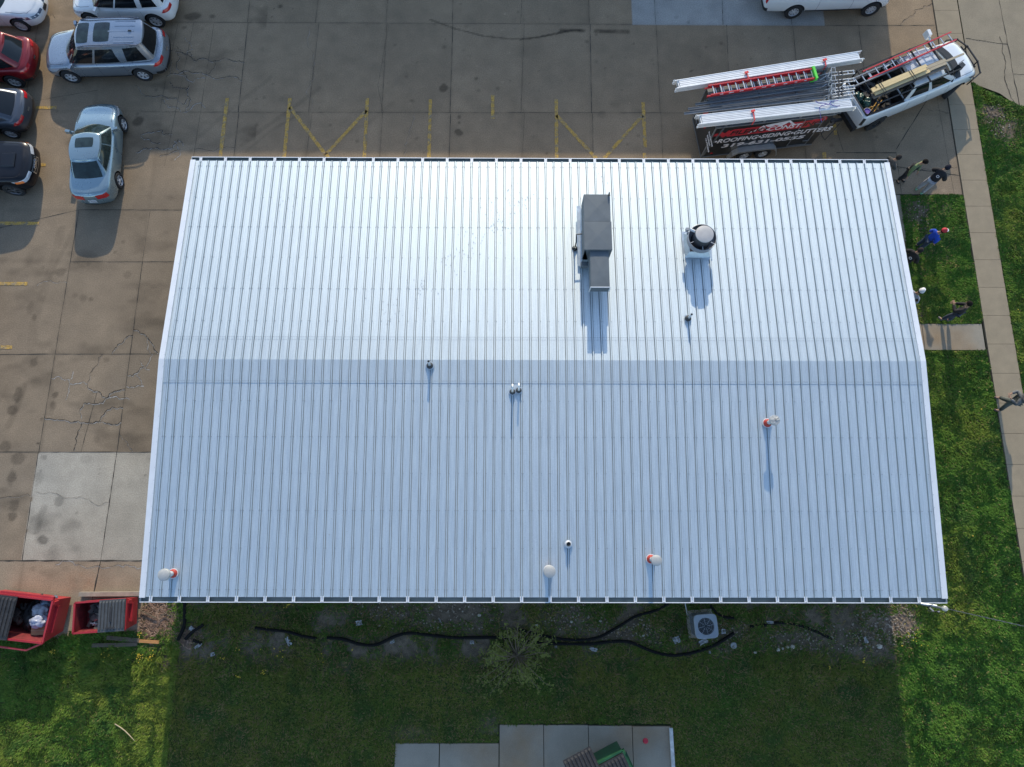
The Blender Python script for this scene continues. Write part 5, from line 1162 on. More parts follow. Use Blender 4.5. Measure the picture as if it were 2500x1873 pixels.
# cargo in the bed
def tkw(x, y, z=.8): return Matrix.Translation(tk.location) @ Matrix.Rotation(a, 4, 'Z') @ Vector((x, y, z))
def blob(name, label, cat, loc, rad, m, seed=1, amp=.25, seg=18, sq=(1, 1, 1), group=None):
    q = random.Random(seed); b = MB(); bm = bmesh.new(); bmesh.ops.create_icosphere(bm, subdivisions=4, radius=1)
    from mathutils import noise as nz
    for v in bm.verts:
        n = 1+amp*(nz.noise(v.co*1.7+Vector((seed*3.1, 0, 0)))+.5*nz.noise(v.co*4+Vector((0, seed*2.3, 0))))
        v.co = Vector((v.co.x*sq[0], v.co.y*sq[1], max(v.co.z, -.6)*sq[2]))*n*rad
    vs = [tuple(v.co) for v in bm.verts]; fs = [tuple(v.index for v in f.verts) for f in bm.faces]; bm.free(); b.add(vs, fs)
    o = b.build(name, m, smooth=True, ang=70); o.location = loc; tag(o, label, cat, group); return o
M_gbag = mat('dark_green_plastic', (.02, .07, .055), .3, var=.5, scale=8)
for k, (x, y, r_, lb) in enumerate(((-2.5, .15, .25, 'crumpled dark green bag in the truck bed under the lumber ends'), (-2.35, -.22, .22, 'dark green bag by the tailgate beside the buckets'))): blob('bag', lb, 'bag', tkw(x, y, 1.0), r_, M_gbag, k+3, .5)
for k, (x, y, lb) in enumerate(((-2.62, -.62, 'purple and white bucket in the near rear corner of the truck bed'),)):
    t = thing('bucket', lb, 'bucket', tkw(x, y, .95)); b = MB(); b.lathe([(.001, 0), (.12, 0), (.145, .30), (.135, .30), (.11, .04)], 20); b.build('pail', M_ltr, t); b = MB(); b.lathe([(.001, .27), (.13, .27)], 20); b.build('contents', mat('purple', (.16, .10, .42), .6), t)
for k, (p0, p1) in enumerate((((-2.5, -.70), (-1.95, -.35)), ((-2.3, -.72), (-1.8, -.42)), ((-2.6, -.45), (-2.0, -.55)))):
    b = MB(); p, q_ = tkw(*p0, 1.12), tkw(*p1, 1.22); b.tube([p, q_], .018, 8); o = b.build('tool', mat('yellow_handle', (.55, .28, .03), .6), loc=p); tag(o, 'yellow tool handle lying in the near rear corner of the bed, %s' % ('longest', 'middle', 'shortest')[k], 'tool', 'yellow tool handles in the bed')
q = random.Random(8)
b = MB()
for k in range(60): b.box(q.uniform(-2.6, -1.2), q.uniform(-.72, .7), q.uniform(.86, 1.1), q.uniform(.05, .3), q.uniform(.04, .15), q.uniform(.03, .12), rz=q.uniform(0, 3))
o = b.build('bed_clutter', mat('clutter', (.035, .035, .035), .7, var=.6, scale=5, col2=(.09, .06, .035))); o.location = tk.location; o.rotation_euler = (0, 0, a); tag(o, 'dark jumble of roofing tools and scraps filling the truck bed', 'clutter', kind='stuff')
# ------------------------------------------------------------------ people
def skin_obj(name, m, parent, nodes, edges, root=0, sub=1, smooth=True):
    """nodes: (x, y, z, rx, ry)"""
    me = bpy.data.meshes.new(name); me.from_pydata([n[:3] for n in nodes], edges, []); o = bpy.data.objects.new(name, me); COL.objects.link(o)
    md = o.modifiers.new('s', 'SKIN'); md.use_smooth_shade = True; md.branch_smoothing = .6
    sv = me.skin_vertices[0].data
    for k, n in enumerate(nodes): sv[k].radius = (n[3], n[4] if len(n) > 4 else n[3]); sv[k].use_root = (k == root)
    s = o.modifiers.new('d', 'SUBSURF'); s.levels = sub; s.render_levels = sub
    bpy.context.view_layer.update(); nm = bpy.data.meshes.new_from_object(o.evaluated_get(bpy.context.evaluated_depsgraph_get()))
    bpy.data.objects.remove(o); nm.materials.clear(); nm.materials.append(m)
    r = bpy.data.objects.new(name, nm); COL.objects.link(r); r.parent = parent; return r
def person(label, loc, rz, h=1.78, lean=0.0, hipx=0.0, feet=((.02, .10), (.02, -.10)), arms=(((.05, .28, -.28), (.18, .24, -.50)), ((.05, -.28, -.28), (.18, -.24, -.50))), head=(.05, 0, 0), skin=(.35, .20, .13), top=(.02, .02, .022), legs=(.015, .016, .02), shoes=(.02, .02, .02), hair=(.015, .012, .01), cap=None, vest=None, bulk=1.12, sleeves=True, camo=None, logo=False):
    """faces local +x"""
    t = thing('person', label, 'person', (loc[0], loc[1], loc[2] if len(loc) > 2 else 0), rz, None)
    k = h/1.78; i_ = id(t) % 9973
    def mm(n, c, ro=.8, **kw): return mat('%s_%s' % (n, '_'.join('%d' % (v*1000) for v in c)), c, ro, **kw)
    ms = mm('skin', skin, .5); mt = mm('cloth', top, .85, var=.25, scale=7, col2=camo); ml = mm('cloth', legs, .85, var=.2, scale=7, col2=camo); msh = mm('shoe', shoes, .6)
    hip = Vector((hipx, 0, .95*k)); ch = hip+Vector((math.sin(lean)*.38, 0, math.cos(lean)*.38))*k; nk = ch+Vector((math.sin(lean*1.2)*.16, 0, math.cos(lean*1.2)*.14))*k; hd = nk+Vector((head[0]+.02, head[1], .13+head[2]))*k; ht_ = hd+Vector((0, 0, .10*k))
    N = []; E = []
    def n(v, rx, ry=None): N.append((v[0], v[1], v[2], rx*k, (ry or rx)*k)); return len(N)-1
    a = n(hip, .13, .10); w_ = n(hip.lerp(ch, .45), .125, .095); c = n(ch, .15, .105); d = n(nk, .055); e = n(hd, .082, .09); f = n(ht_, .06, .065); E += [(a, w_), (w_, c), (c, d), (d, e), (e, f)]
    J = {}
    for s_, ft, am in ((1, feet[0], arms[0]), (-1, feet[1], arms[1])):
        hp = hip+Vector((0, s_*.09, -.04))*k; fo_ = Vector((ft[0], ft[1], .07)); kn = hp.lerp(fo_, .5)+Vector((.03+ (ft[2] if len(ft) > 2 else 0), 0, 0)); toe = fo_+Vector((.15, s_*.02, -.03))
        i1 = n(hp, .085); i2 = n(kn, .055); i3 = n(fo_+Vector((0, 0, .03)), .038); i4 = n(toe, .034); E += [(a, i1), (i1, i2), (i2, i3), (i3, i4)]; J[s_] = (hp, kn, fo_, toe)
        sh = ch+Vector((0, s_*.175, .03))*k; el = sh+Vector((am[0][0], am[0][1]*1.0-s_*.175*0, am[0][2]))*k*1.0 if False else ch+Vector(am[0])*k; wr = ch+Vector(am[1])*k
        j1 = n(sh, .055); j2 = n(el, .042); j3 = n(wr, .029); fd = (wr-el).normalized(); pm = wr+fd*.07*k; j4 = n(pm, .032, .02); E += [(c, j1), (j1, j2), (j2, j3), (j3, j4)]; J[s_] += (sh, el, wr, pm)
        lat = fd.cross(Vector((0, 0, 1))); lat = lat.normalized() if lat.length > .1 else Vector((1, 0, 0))
        for g in range(4):
            r0 = pm+lat*(.026*(g-1.5))*k+fd*.02*k; r1 = r0+fd*(.045+.006*(g in (1, 2)))*k; r2 = r1+(fd*.6+Vector((0, 0, -.8))*.3).normalized()*.032*k
            g1 = n(r0, .010); g2 = n(r1, .009); g3 = n(r2, .007); E += [(j4, g1), (g1, g2), (g2, g3)]
        th = pm-fd*.02*k-lat*.04*k*s_; t1 = n(th, .011); t2 = n(th+(fd-lat*s_*.5)*.035*k, .009); E += [(j4, t1), (t1, t2)]
    skin_obj('body', ms, t, N, E, 0, 1)
    # jacket or shirt
    N2 = []; E2 = []
    def m(v, rx, ry=None): N2.append((v[0], v[1], v[2], rx*k*bulk, (ry or rx)*k*bulk)); return len(N2)-1
    a = m(hip+Vector((0, 0, -.06*k)), .165, .125); w_ = m(hip.lerp(ch, .5), .155, .12); c = m(ch, .175, .13); d = m(nk-Vector((0, 0, .02)), .075); E2 += [(a, w_), (w_, c), (c, d)]
    for s_ in (1, -1):
        hp, kn, fo_, toe, sh, el, wr, pm = J[s_]; i1 = m(sh, .078); i2 = m(el, .068); E2 += [(c, i1), (i1, i2)]
        if sleeves: i3 = m(wr, .046); E2.append((i2, i3))
    jo_ = skin_obj('jacket' if sleeves and bulk > 1 else 'shirt', mt, t, N2, E2, 0, 1)
    if vest:
        N4 = [(*(hip+Vector((0, 0, -.05))), .20*k, .165*k), (*hip.lerp(ch, .5), .20*k, .16*k), (*(ch+Vector((0, 0, -.03))), .20*k, .165*k)]; skin_obj('vest', mm('cloth', vest, .85), t, N4, [(0, 1), (1, 2)], 0, 1)
    # trousers
    N3 = [(*hip, .145*k, .115*k)]; E3 = []
    for s_ in (1, -1):
        hp, kn, fo_, toe = J[s_][:4]; q0 = len(N3)
        N3 += [(*hp, .118*k, .118*k), (*kn, .09*k, .09*k), (*(fo_+Vector((0, 0, .06))), .072*k, .072*k)]; E3 += [(0, q0), (q0, q0+1), (q0+1, q0+2)]
    skin_obj('trousers', ml, t, N3, E3, 0, 1)
    for s_ in (1, -1):
        fo_, toe = J[s_][2], J[s_][3]; N5 = [(fo_.x-.05, fo_.y, .055, .05, .05), (fo_.x+.05, fo_.y, .055, .055, .05), (toe.x+.02, toe.y, .045, .048, .04)]; skin_obj('shoe', msh, t, N5, [(0, 1), (1, 2)], 0, 1)
    # hair or cap
    mh = mm('hair', hair, .9, bump=.5, bscale=60, spec=.1)
    def dome(name, mtl, c_, r_, zc, flat=1.0, fr=0.0):
        bm = bmesh.new(); bmesh.ops.create_uvsphere(bm, u_segments=20, v_segments=14, radius=1)
        bmesh.ops.delete(bm, geom=[v for v in bm.verts if v.co.z < zc+fr*v.co.x], context='VERTS')
        vs = [(c_.x+v.co.x*r_*1.08, c_.y+v.co.y*r_*.95, c_.z+v.co.z*r_*1.1*flat) for v in bm.verts]; bm.verts.index_update(); fs = [tuple(v.index for v in f_.verts) for f_ in bm.faces]; bm.free(); b = MB(); b.add(vs, fs); return b.build(name, mtl, t, smooth=True)
    hc = hd+Vector((0, 0, .035*k)); dome('hair', mh, hc, .108*k, -.35, 1.0, .55)
    if cap:
        mc = mm('cap', cap[0], .7); co = dome('cap', mc, hc+Vector((0, 0, .012)), .116*k, .12)
        b = MB(); c0 = hc+Vector((.09*k, 0, .03*k)); vs = []
        for q_ in range(9):
            an = -1.2+2.4*q_/8; vs += [(c0.x+.01*math.cos(an), c0.y+.085*math.sin(an), c0.z), (c0.x+.10*math.cos(an)+.0, c0.y+.082*math.sin(an), c0.z-.02)]
        vs2 = [(x, y, z+.008) for x, y, z in vs]; L_2 = len(vs); b.add(vs+vs2, [(2*i, 2*i+1, 2*i+3, 2*i+2) for i in range(8)]+[(L_2+2*i, L_2+2*i+2, L_2+2*i+3, L_2+2*i+1) for i in range(8)]+[(2*i+1, L_2+2*i+1, L_2+2*i+3, 2*i+3) for i in range(8)])
        b.build('cap_brim', mm('cap', cap[1], .7), co)
    # face
    b = MB(); b.box(hd.x+.098*k, hd.y, hd.z+.0, .03, .024, .045, tz=.5); b.build('nose', ms, t)
    for s_ in (1, -1):
        b = MB(); b.lathe([(.001, -.004), (.013, 0), (.001, .004)], 10, Matrix.Translation((hd.x+.086*k, s_*.033, hd.z+.03)) @ Matrix.Rotation(math.pi/2, 4, 'Y')); b.build('eye', M_blk, t)
        b = MB(); b.lathe([(.001, -.008), (.028, 0), (.001, .008)], 10, Matrix.Translation((hd.x-.0, hd.y+s_*.088*k, hd.z+.01)) @ Matrix.Rotation(math.pi/2, 4, 'X')); b.build('ear', ms, t)
    b = MB(); b.box(hd.x+.088*k, hd.y, hd.z-.045, .01, .05, .012); b.build('mouth', mm('lip', (.25, .08, .06)), t)
    if logo:
        b = MB(); p = ch+Vector((-.14*k*bulk, 0, .0)); b.lathe([(.035, 0), (.055, .004), (.06, 0)], 16, Matrix.Translation(p+Vector((-.012, -.02, 0))) @ Matrix.Rotation(-math.pi/2+.25, 4, 'Y')); b.build('back_emblem', M_ltr, t)
    return t
person('person in a dark patterned jacket at the back right corner of the roof, head bowed', (14.10, 8.80), R(20), 1.74, .35, arms=(((.12, .27, -.20), (.30, .12, -.28)), ((.12, -.27, -.20), (.30, -.10, -.28))), head=(.08, 0, -.03), hair=(.035, .03, .028), top=(.03, .032, .03), camo=(.12, .10, .085), bulk=1.2)
person('person in olive hooded top and black vest standing behind the truck with hands low', (15.24, 8.76), R(-55), 1.78, .14, feet=((.05, .11), (-.02, -.10)), top=(.13, .17, .075), vest=(.014, .014, .018), head=(.05, .02, 0), bulk=1.1, arms=(((.02, .27, -.26), (.16, .24, -.50)), ((.02, -.27, -.26), (.10, -.27, -.50))))
person('person in black jacket, pale grey trousers and mint green shoes bending forward', (16.00, 8.24), R(40), 1.80, .42, feet=((-.02, .13), (.0, -.13)), legs=(.34, .34, .36), shoes=(.20, .52, .33), top=(.012, .011, .014), bulk=1.38, head=(.08, 0, -.04), hair=(.02, .02, .03), logo=True, arms=(((.10, .30, -.22), (.30, .20, -.40)), ((.10, -.30, -.22), (.30, -.20, -.40))))
person('person in a bright blue shirt and red cap with white front panel', (15.56, 5.70), R(10), 1.74, .10, top=(.012, .06, .42), legs=(.03, .05, .09), cap=((.45, .02, .03), (.7, .7, .7)), sleeves=False, head=(.06, 0, 0), arms=(((-.04, .27, -.26), (.16, .22, -.42)), ((-.04, -.27, -.26), (.12, -.24, -.46))))
person('person in a black jacket with a white back emblem leaning close to the roof edge', (14.50, 4.78), R(35), 1.76, .28, top=(.011, .010, .010), bulk=1.38, hair=(.03, .025, .025), logo=True, arms=(((.06, .30, -.24), (.22, .20, -.44)), ((.06, -.30, -.24), (.22, -.20, -.44))))
person('person in a grey shirt and white cap half hidden by the roof edge', (14.36, 3.16), R(35), 1.78, .10, top=(.28, .29, .33), cap=((.55, .55, .55), (.72, .72, .70)), hair=(.05, .04, .035), legs=(.05, .05, .06))
person('person in black leather jacket and blue jeans alone on the lawn', (16.28, 2.62), R(125), 1.80, .12, feet=((.06, .10), (-.12, -.09)), legs=(.035, .045, .075), shoes=(.10, .10, .11), top=(.014, .013, .014), bulk=1.22, arms=(((.10, .26, -.22), (.34, .08, -.22)), ((.10, -.26, -.22), (.34, -.02, -.26))))
person('person in camouflage trousers striding on the sidewalk at the right edge', (17.98, -.85), R(165), 1.82, .12, feet=((.10, -.26), (.05, .26)), hipx=-.02, legs=(.07, .08, .075), camo=(.02, .022, .022), top=(.13, .135, .14), shoes=(.05, .03, .025), arms=(((.16, -.27, -.20), (.38, -.12, -.16)), ((.16, .27, -.20), (.38, .10, -.16))))

# ------------------------------------------------------------------ refuse containers
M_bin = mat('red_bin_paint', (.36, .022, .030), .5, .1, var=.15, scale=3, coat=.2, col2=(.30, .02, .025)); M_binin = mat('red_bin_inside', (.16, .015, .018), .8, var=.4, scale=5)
M_lid = mat('black_lid', (.022, .022, .024), .7, var=.4, scale=6, fine=.4, fscale=30); M_lidg = mat('grey_lid', (.055, .06, .065), .65, var=.2, scale=6)
def bin_(name, label, cx, cy, sx, sy, h, m, mi, rz=0, open_=None, slope=.0, lidm=M_lid, wall_in=.05):
    t = thing(name, label, 'dumpster', (cx, cy, 0), rz)
    hx, hy = sx/2, sy/2
    b = MB(); o_ = [(-hx, hy), (hx, hy), (hx, -hy), (-hx, -hy)]; bo_ = [(-hx, hy), (hx-.02, hy), (hx-.02, -hy+slope), (-hx, -hy+slope)]
    vs = [(x, y, .12) for x, y in bo_]+[(x, y, h) for x, y in o_]; b.add(vs, [(0, 1, 5, 4), (1, 2, 6, 5), (2, 3, 7, 6), (3, 0, 4, 7), (3, 2, 1, 0)])
    w_ = wall_in
    for p, q_ in (((-hx, hy), (hx, hy)), ((hx, hy), (hx, -hy)), ((hx, -hy), (-hx, -hy)), ((-hx, -hy), (-hx, hy))): b.bar((p[0], p[1], h), (q_[0], q_[1], h), .06, .07)
    b.build('bin_body', m, t)
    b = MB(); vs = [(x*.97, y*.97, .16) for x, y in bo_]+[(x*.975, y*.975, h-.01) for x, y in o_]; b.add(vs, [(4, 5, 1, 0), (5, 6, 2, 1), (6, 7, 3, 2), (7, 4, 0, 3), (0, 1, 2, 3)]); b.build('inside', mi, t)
    for s_ in (-1, 1):
        b = MB(); x = s_*(hx+.05); b.box(x, .05, h-.28, .12, sy*.62, .14); b.box(x+s_*.06, .05, h-.28, .012, sy*.64, .19); b.box(s_*(hx+.02), hy-.10, h-.10, .14, .16, .2, tz=.6); b.build('fork_pocket', m, t)
    return t
def lid(t, x0, x1, y0, y1, z, m, n=8, tilt=0.0):
    b = MB(); cx = (x0+x1)/2; b.box(cx, (y0+y1)/2, z, x1-x0, y1-y0, .03)
    for k in range(n):
        x = lerp(x0, x1, (k+.5)/n); b.box(x, (y0+y1)/2, z+.028, (x1-x0)/n*.62, (y1-y0)*.94, .03, tz=.86)
    o = b.build('lid', m, t); o.rotation_euler = (tilt, 0, 0); return o
d1 = bin_('dumpster', 'large red dumpster cut by the left edge, open on its right half', -18.30, -8.62, 2.45, 1.42, 1.10, M_bin, M_binin, R(-6), slope=.25)
lid(d1, -1.2, .02, -.74, .70, 1.17, M_lid, 9)
b = MB(); b.tube([(1.20, -.72, 1.08), (.66, -1.02, 1.0), (-1.3, -.98, 1.0)], .035, 8); b.build('push_bar', M_bin, d1, smooth=True)
b = MB(); b.box(.25, .76, 1.03, 1.9, .12, .1); b.build('hinge_rail', M_bin, d1)
d2 = bin_('dumpster', 'small red dumpster beside the roof corner with a grey lid on its right', -15.45, -8.60, 1.80, 1.02, .86, M_bin, M_binin, R(4), slope=.1)
lid(d2, -.02, .90, -.54, .54, .92, M_lidg, 8); b = MB(); b.box(.42, -.42, .965, .32, .06, .02); b.box(.42, .05, .965, .08, .5, .02); b.build('lid_mark', M_lid, d2)
d3 = bin_('dumpster', 'green dumpster with black ribbed lids on the rear concrete pad', 2.03, -13.82, 2.0, 1.3, 1.15, mat('green_bin', (.012, .075, .03), .5, coat=.2, var=.2, scale=4), M_binin, R(26), slope=.0)
lid(d3, .0, .99, -.66, .60, 1.20, M_lid, 8)
ob_ = MB(); ob_.box(0, 0, 0, 1.02, 1.05, .03)
for k in range(8): ob_.box(-.51+.1275*(k+.5), 0, .028, .08, .98, .03, tz=.86)
lo = ob_.build('lid', M_lid, d3); lo.location = (-.41, .734, 1.25); lo.rotation_euler = (R(-6), 0, 0)
M_bagw = mat('pale_plastic_bag', (.34, .36, .44), .3, var=.12, scale=6, coat=.3)
blob('rubbish_bag', 'pale blue white tied rubbish bag in the open half of the big red dumpster', 'rubbish bag', (-17.62, -8.80, .80), .27, M_bagw, 5, .35, sq=(1.1, .8, .7), group='rubbish bags')
blob('rubbish_bag', 'greyish rubbish bag behind the brighter one in the big red dumpster', 'rubbish bag', (-17.60, -8.42, .74), .26, mat('grey_plastic_bag', (.26, .28, .32), .35, var=.3, scale=7), 7, .4, sq=(1, .9, .7), group='rubbish bags')
blob('rubbish_bag', 'dark bag in the far corner of the big red dumpster', 'rubbish bag', (-17.42, -8.12, .68), .24, mat('blue_black_bag', (.10, .13, .17), .35, var=.8, scale=9), 11, .5, sq=(1.2, .8, .7), group='rubbish bags')
blob('rubbish_bag', 'black rubbish bag beneath the pale ones in the big red dumpster', 'rubbish bag', (-18.0, -8.6, .45), .38, M_blk, 17, .4, sq=(.9, 1.4, .8), group='rubbish bags')
t = thing('cardboard_box', 'brown cardboard box in the front corner of the big red dumpster', 'box', (-17.66, -9.10, .42), R(3)); b = MB(); b.box(0, 0, .13, .50, .32, .26); b.build('carton', mat('cardboard', (.36, .22, .12), .85, var=.1), t); b = MB(); b.box(0, 0, .264, .5, .03, .005); b.build('tape', mat('tape', (.42, .30, .18), .5), t)
for k, (x, y, z, s_, c_, lb) in enumerate(((-15.80, -8.92, .42, (.34, .12, .2), (.55, .53, .50), 'stack of white wrapped packs low in the small red dumpster'), (-15.75, -8.62, .40, (.30, .1, .12), (.30, .27, .22), 'tan crumpled wrapping in the middle of the small red dumpster'), (-15.62, -8.30, .44, (.36, .14, .12), (.20, .18, .17), 'grey brown bag at the back of the small red dumpster'), (-15.78, -8.78, .46, (.26, .08, .1), (.55, .12, .10), 'red and white packet in the small red dumpster'))):
    blob('rubbish', lb, 'rubbish', (x, y, z), .5, mat('rubbish_%d' % k, c_, .6, var=.5, scale=14), 20+k, .8, sq=s_, group='rubbish in the small dumpster')
q = random.Random(14); b = MB()
for k in range(40): b.box(q.uniform(-16.1, -15.5), q.uniform(-9.0, -8.2), q.uniform(.2, .5), q.uniform(.1, .3), q.uniform(.08, .2), .05, rz=q.uniform(0, 3), M=Matrix.Rotation(q.uniform(-.5, .5), 4, 'X'))
for k in range(60): b.box(q.uniform(-18.7, -17.5), q.uniform(-9.0, -8.25), q.uniform(.2, .5), q.uniform(.1, .3), q.uniform(.1, .25), .05, rz=q.uniform(0, 3), M=Matrix.Rotation(q.uniform(-.5, .5), 4, 'X'))
tag(b.build('rubbish_heap', mat('rubbish_dark', (.06, .055, .05), .8, var=.7, scale=6, col2=(.14, .11, .09))), 'dark mixed rubbish lying at the bottom of the red dumpsters', 'rubbish', kind='stuff')

# ------------------------------------------------------------------ rear yard
ac = thing('condenser', 'grey air conditioning condenser with round fan on top behind the building', 'air conditioner', (5.80, -8.93, 0), R(4))
M_ac = mat('condenser_paint', (.28, .31, .34), .5, .3, var=.06); M_acd = mat('condenser_dark', (.03, .035, .04), .7)
def rsq(s, r, n=6):
    o = []
    for cx, cy, a0 in ((s-r, s-r, 0), (-s+r, s-r, 90), (-s+r, -s+r, 180), (s-r, -s+r, 270)):
        for k in range(n+1): aa = R(a0+90*k/n); o.append((cx+r*math.cos(aa), cy+r*math.sin(aa)))
    return o
b = MB(); b.prism(rsq(.37, .1), .08, .72); b.build('cabinet', M_acd, ac)
b = MB()
for k in range(14): z = .12+.042*k; o_ = rsq(.385, .1); b.add([(x, y, z) for x, y in o_]+[(x, y, z+.018) for x, y in o_], [(i, (i+1) % len(o_), len(o_)+(i+1) % len(o_), len(o_)+i) for i in range(len(o_))])
b.build('louvres', M_ac, ac)
outer = [(.41*math.cos(v)/((abs(math.cos(v))**6+abs(math.sin(v))**6)**(1/6)), .41*math.sin(v)/((abs(math.cos(v))**6+abs(math.sin(v))**6)**(1/6))) for v in [2*math.pi*i/40 for i in range(40)]]; b = MB(); n_ = len(outer); inn = []
for x, y in outer: l_ = math.hypot(x, y); inn.append((x/l_*.29, y/l_*.29))
vs = [(x, y, .72) for x, y in outer]+[(x, y, .77) for x, y in outer]+[(x*.97, y*.97, .785) for x, y in outer]+[(x, y, .775) for x, y in inn]+[(x*.95, y*.95, .68) for x, y in inn]
b.add(vs, [(r_*n_+i, r_*n_+(i+1) % n_, (r_+1)*n_+(i+1) % n_, (r_+1)*n_+i) for r_ in range(4) for i in range(n_)]); b.build('top_panel', M_ac, ac, smooth=True, ang=25)
b = MB(); b.lathe([(.001, .5), (.29, .5)], 30); b.build('fan_well', M_acd, ac)
for k in range(3):
    aa = 1.55+2.094*k; b = MB(); c_, s_ = math.cos(aa), math.sin(aa)
    vs = [(c_*.06-s_*(-.05), s_*.06+c_*(-.05), .60), (c_*.06-s_*.05, s_*.06+c_*.05, .57), (c_*.27-s_*.10, s_*.27+c_*.10, .58), (c_*.27-s_*(-.09), s_*.27+c_*(-.09), .64)]; b.add(vs, [(0, 1, 2, 3)]); b.build('fan_blade', mat('blade', (.17, .19, .21), .5, .4), ac)
b = MB(); b.lathe([(.001, .70), (.07, .70), (.07, .62)], 20); b.build('fan_motor', M_ac, ac)
b = MB()
for k in range(8): aa = math.pi/4*k+.15; b.bar((.05*math.cos(aa), .05*math.sin(aa), .74), (.30*math.cos(aa), .30*math.sin(aa), .77), .010)
for rr2 in (.12, .19, .25): b.lathe([(rr2, .758), (rr2+.004, .762)], 30)
b.build('fan_guard', M_ac, ac)
b = MB(); b.box(0, 0, .04, .95, .95, .08); b.build('pad', M_walk2, ac)
b = MB(); b.tube([(-.38, .3, .35), (-.55, .42, .5), (-.62, .7, .7), (-.7, 1.2, .9)], .022, 8); b.build('refrigerant_line', M_alu2, ac, smooth=True)
M_hose = mat('black_corrugated', (.008, .008, .008), .85, var=.2, spec=.15)
def hose(label, pts, r_=.05, z=.075, sag=None):
    P = [G(x, y, 0) for x, y in pts]; P = [Vector((p.x, p.y, z)) for p in P]; o_ = []
    for i in range(len(P)-1):
        p0, p1, p2, p3 = P[max(i-1, 0)], P[i], P[i+1], P[min(i+2, len(P)-1)]
        n = max(3, int((p2-p1).length/.05))
        for k in range(n):
            t_ = k/n; o_.append(.5*((2*p1)+(p2-p0)*t_+(2*p0-5*p1+4*p2-p3)*t_*t_+(3*p1-p0-3*p2+p3)*t_**3))
    o_.append(P[-1]); rs = [r_*(1.03 if i % 2 else .97) for i in range(len(o_))]
    b = MB(); b.tube(o_, [v*1.1 for v in rs], 10); ob = b.build('drain_hose', M_hose, loc=tuple(P[len(P)//2]), smooth=True); tag(ob, label, 'hose', 'black drain hoses behind the building'); return ob
hose('black drain hose curving down from the left corner of the roof', [(452, 1462), (454, 1500), (451, 1530), (437, 1562)], .055)
hose('short black drain hose end lying beside the corner hose', [(455, 1560), (475, 1540), (500, 1524)], .055)
hose('stub of black hose among the weeds near the left corner', [(474, 1562), (494, 1570)], .05)
hose('left length of the long black drain hose along the back yard', [(625, 1532), (660, 1537), (700, 1541), (740, 1552), (775, 1558)], .05)
hose('long wavy black drain hose running to the condenser', [(800, 1556), (840, 1560), (880, 1572), (920, 1573), (960, 1555), (1000, 1545), (1050, 1550), (1110, 1556), (1160, 1556), (1230, 1556), (1300, 1567), (1380, 1571), (1440, 1571), (1500, 1565), (1540, 1568), (1580, 1585), (1620, 1597), (1660, 1598), (1700, 1590), (1745, 1573), (1790, 1545)], .052)
hose('black drain hose rising from mid yard to the eave by the condenser', [(1255, 1533), (1300, 1544), (1350, 1556), (1410, 1562), (1460, 1555), (1505, 1532), (1550, 1505), (1600, 1490), (1632, 1472)], .045)
hose('short hidden black hose right of the condenser under the eave', [(1733, 1478), (1750, 1497), (1770, 1506), (1790, 1508)], .045)
hose('right hand black hose half buried in dead grass', [(1830, 1530), (1870, 1525), (1905, 1520), (1950, 1527), (1990, 1541), (2030, 1560)], .045, z=.02)
M_wht = mat('litter_white', (.29, .29, .29), .7, var=.15, scale=20)
def litter(label, px, py, sx_, sy_, rz, name='litter', cat='litter'):
    p = G(px, py, .05); q = random.Random(int(px)); b = MB(); n = 5; vs = []
    for i in range(n+1):
        for j in range(n+1): vs.append(((i/n-.5)*sx_+q.uniform(-.1, .1)*sx_, (j/n-.5)*sy_+q.uniform(-.1, .1)*sy_, q.uniform(0, .06)))
    b.add(vs, [(i*(n+1)+j, (i+1)*(n+1)+j, (i+1)*(n+1)+j+1, i*(n+1)+j+1) for i in range(n) for j in range(n) if q.random() > .12])
    o = b.build(name, M_wht); o.location = (p.x, p.y, .07); o.rotation_euler = (0, 0, rz); tag(o, label, cat, 'litter behind the building'); return o
for a_ in (('white scrap left of the condenser above the hose', 1651, 1562, .24, .22, .3), ('torn white sheet touching the hose below the condenser', 1716, 1566, .30, .16, .4), ('small square white scrap right of the condenser', 1765, 1541, .15, .16, .1), ('white oblong wrapper on the buried hose', 1879, 1519, .26, .09, 0),
           ('white rag at the left end near the corner hose', 470, 1535, .2, .14, -.5), ('folded white bag below the corner hose stub', 485, 1577, .26, .12, .7), ('white paper near the weeds at left', 520, 1597, .16, .12, .3), ('crumpled white wrapper curled below the hose at left', 705, 1565, .14, .3, .6), ('white crumple above the wavy hose', 877, 1521, .22, .16, .2), ('pale scrap right of the wavy hose dip', 958, 1567, .16, .10, .4),
           ('pale crumpled ball under the hose mid yard', 1152, 1568, .14, .12, 0), ('crumpled foil scrap right of the bare shrub', 1448, 1585, .26, .12, -.3), ('little blue white scrap beside the shrub', 1357, 1579, .09, .08, 0), ('white shard at the right end of the dirt strip', 2112, 1562, .12, .2, .3), ('small white fleck below the white lid', 1732, 1592, .07, .09, 0), ('short white worm shaped strip in the gravel', 1075, 1515, .05, .16, .5)): litter(*a_)
p = G(1791, 1576, .05); t = thing('lid_disc', 'round white plastic lid lying in the grass below the condenser', 'lid', (p.x, p.y, .06)); b = MB(); b.lathe([(.001, .012), (.08, .012), (.085, .022), (.105, .022), (.115, .01), (.115, 0)], 28); b.build('disc', M_wht, t, smooth=True)
M_stone = mat('pale_stone', (.42, .38, .31), .9, var=.2, scale=10)
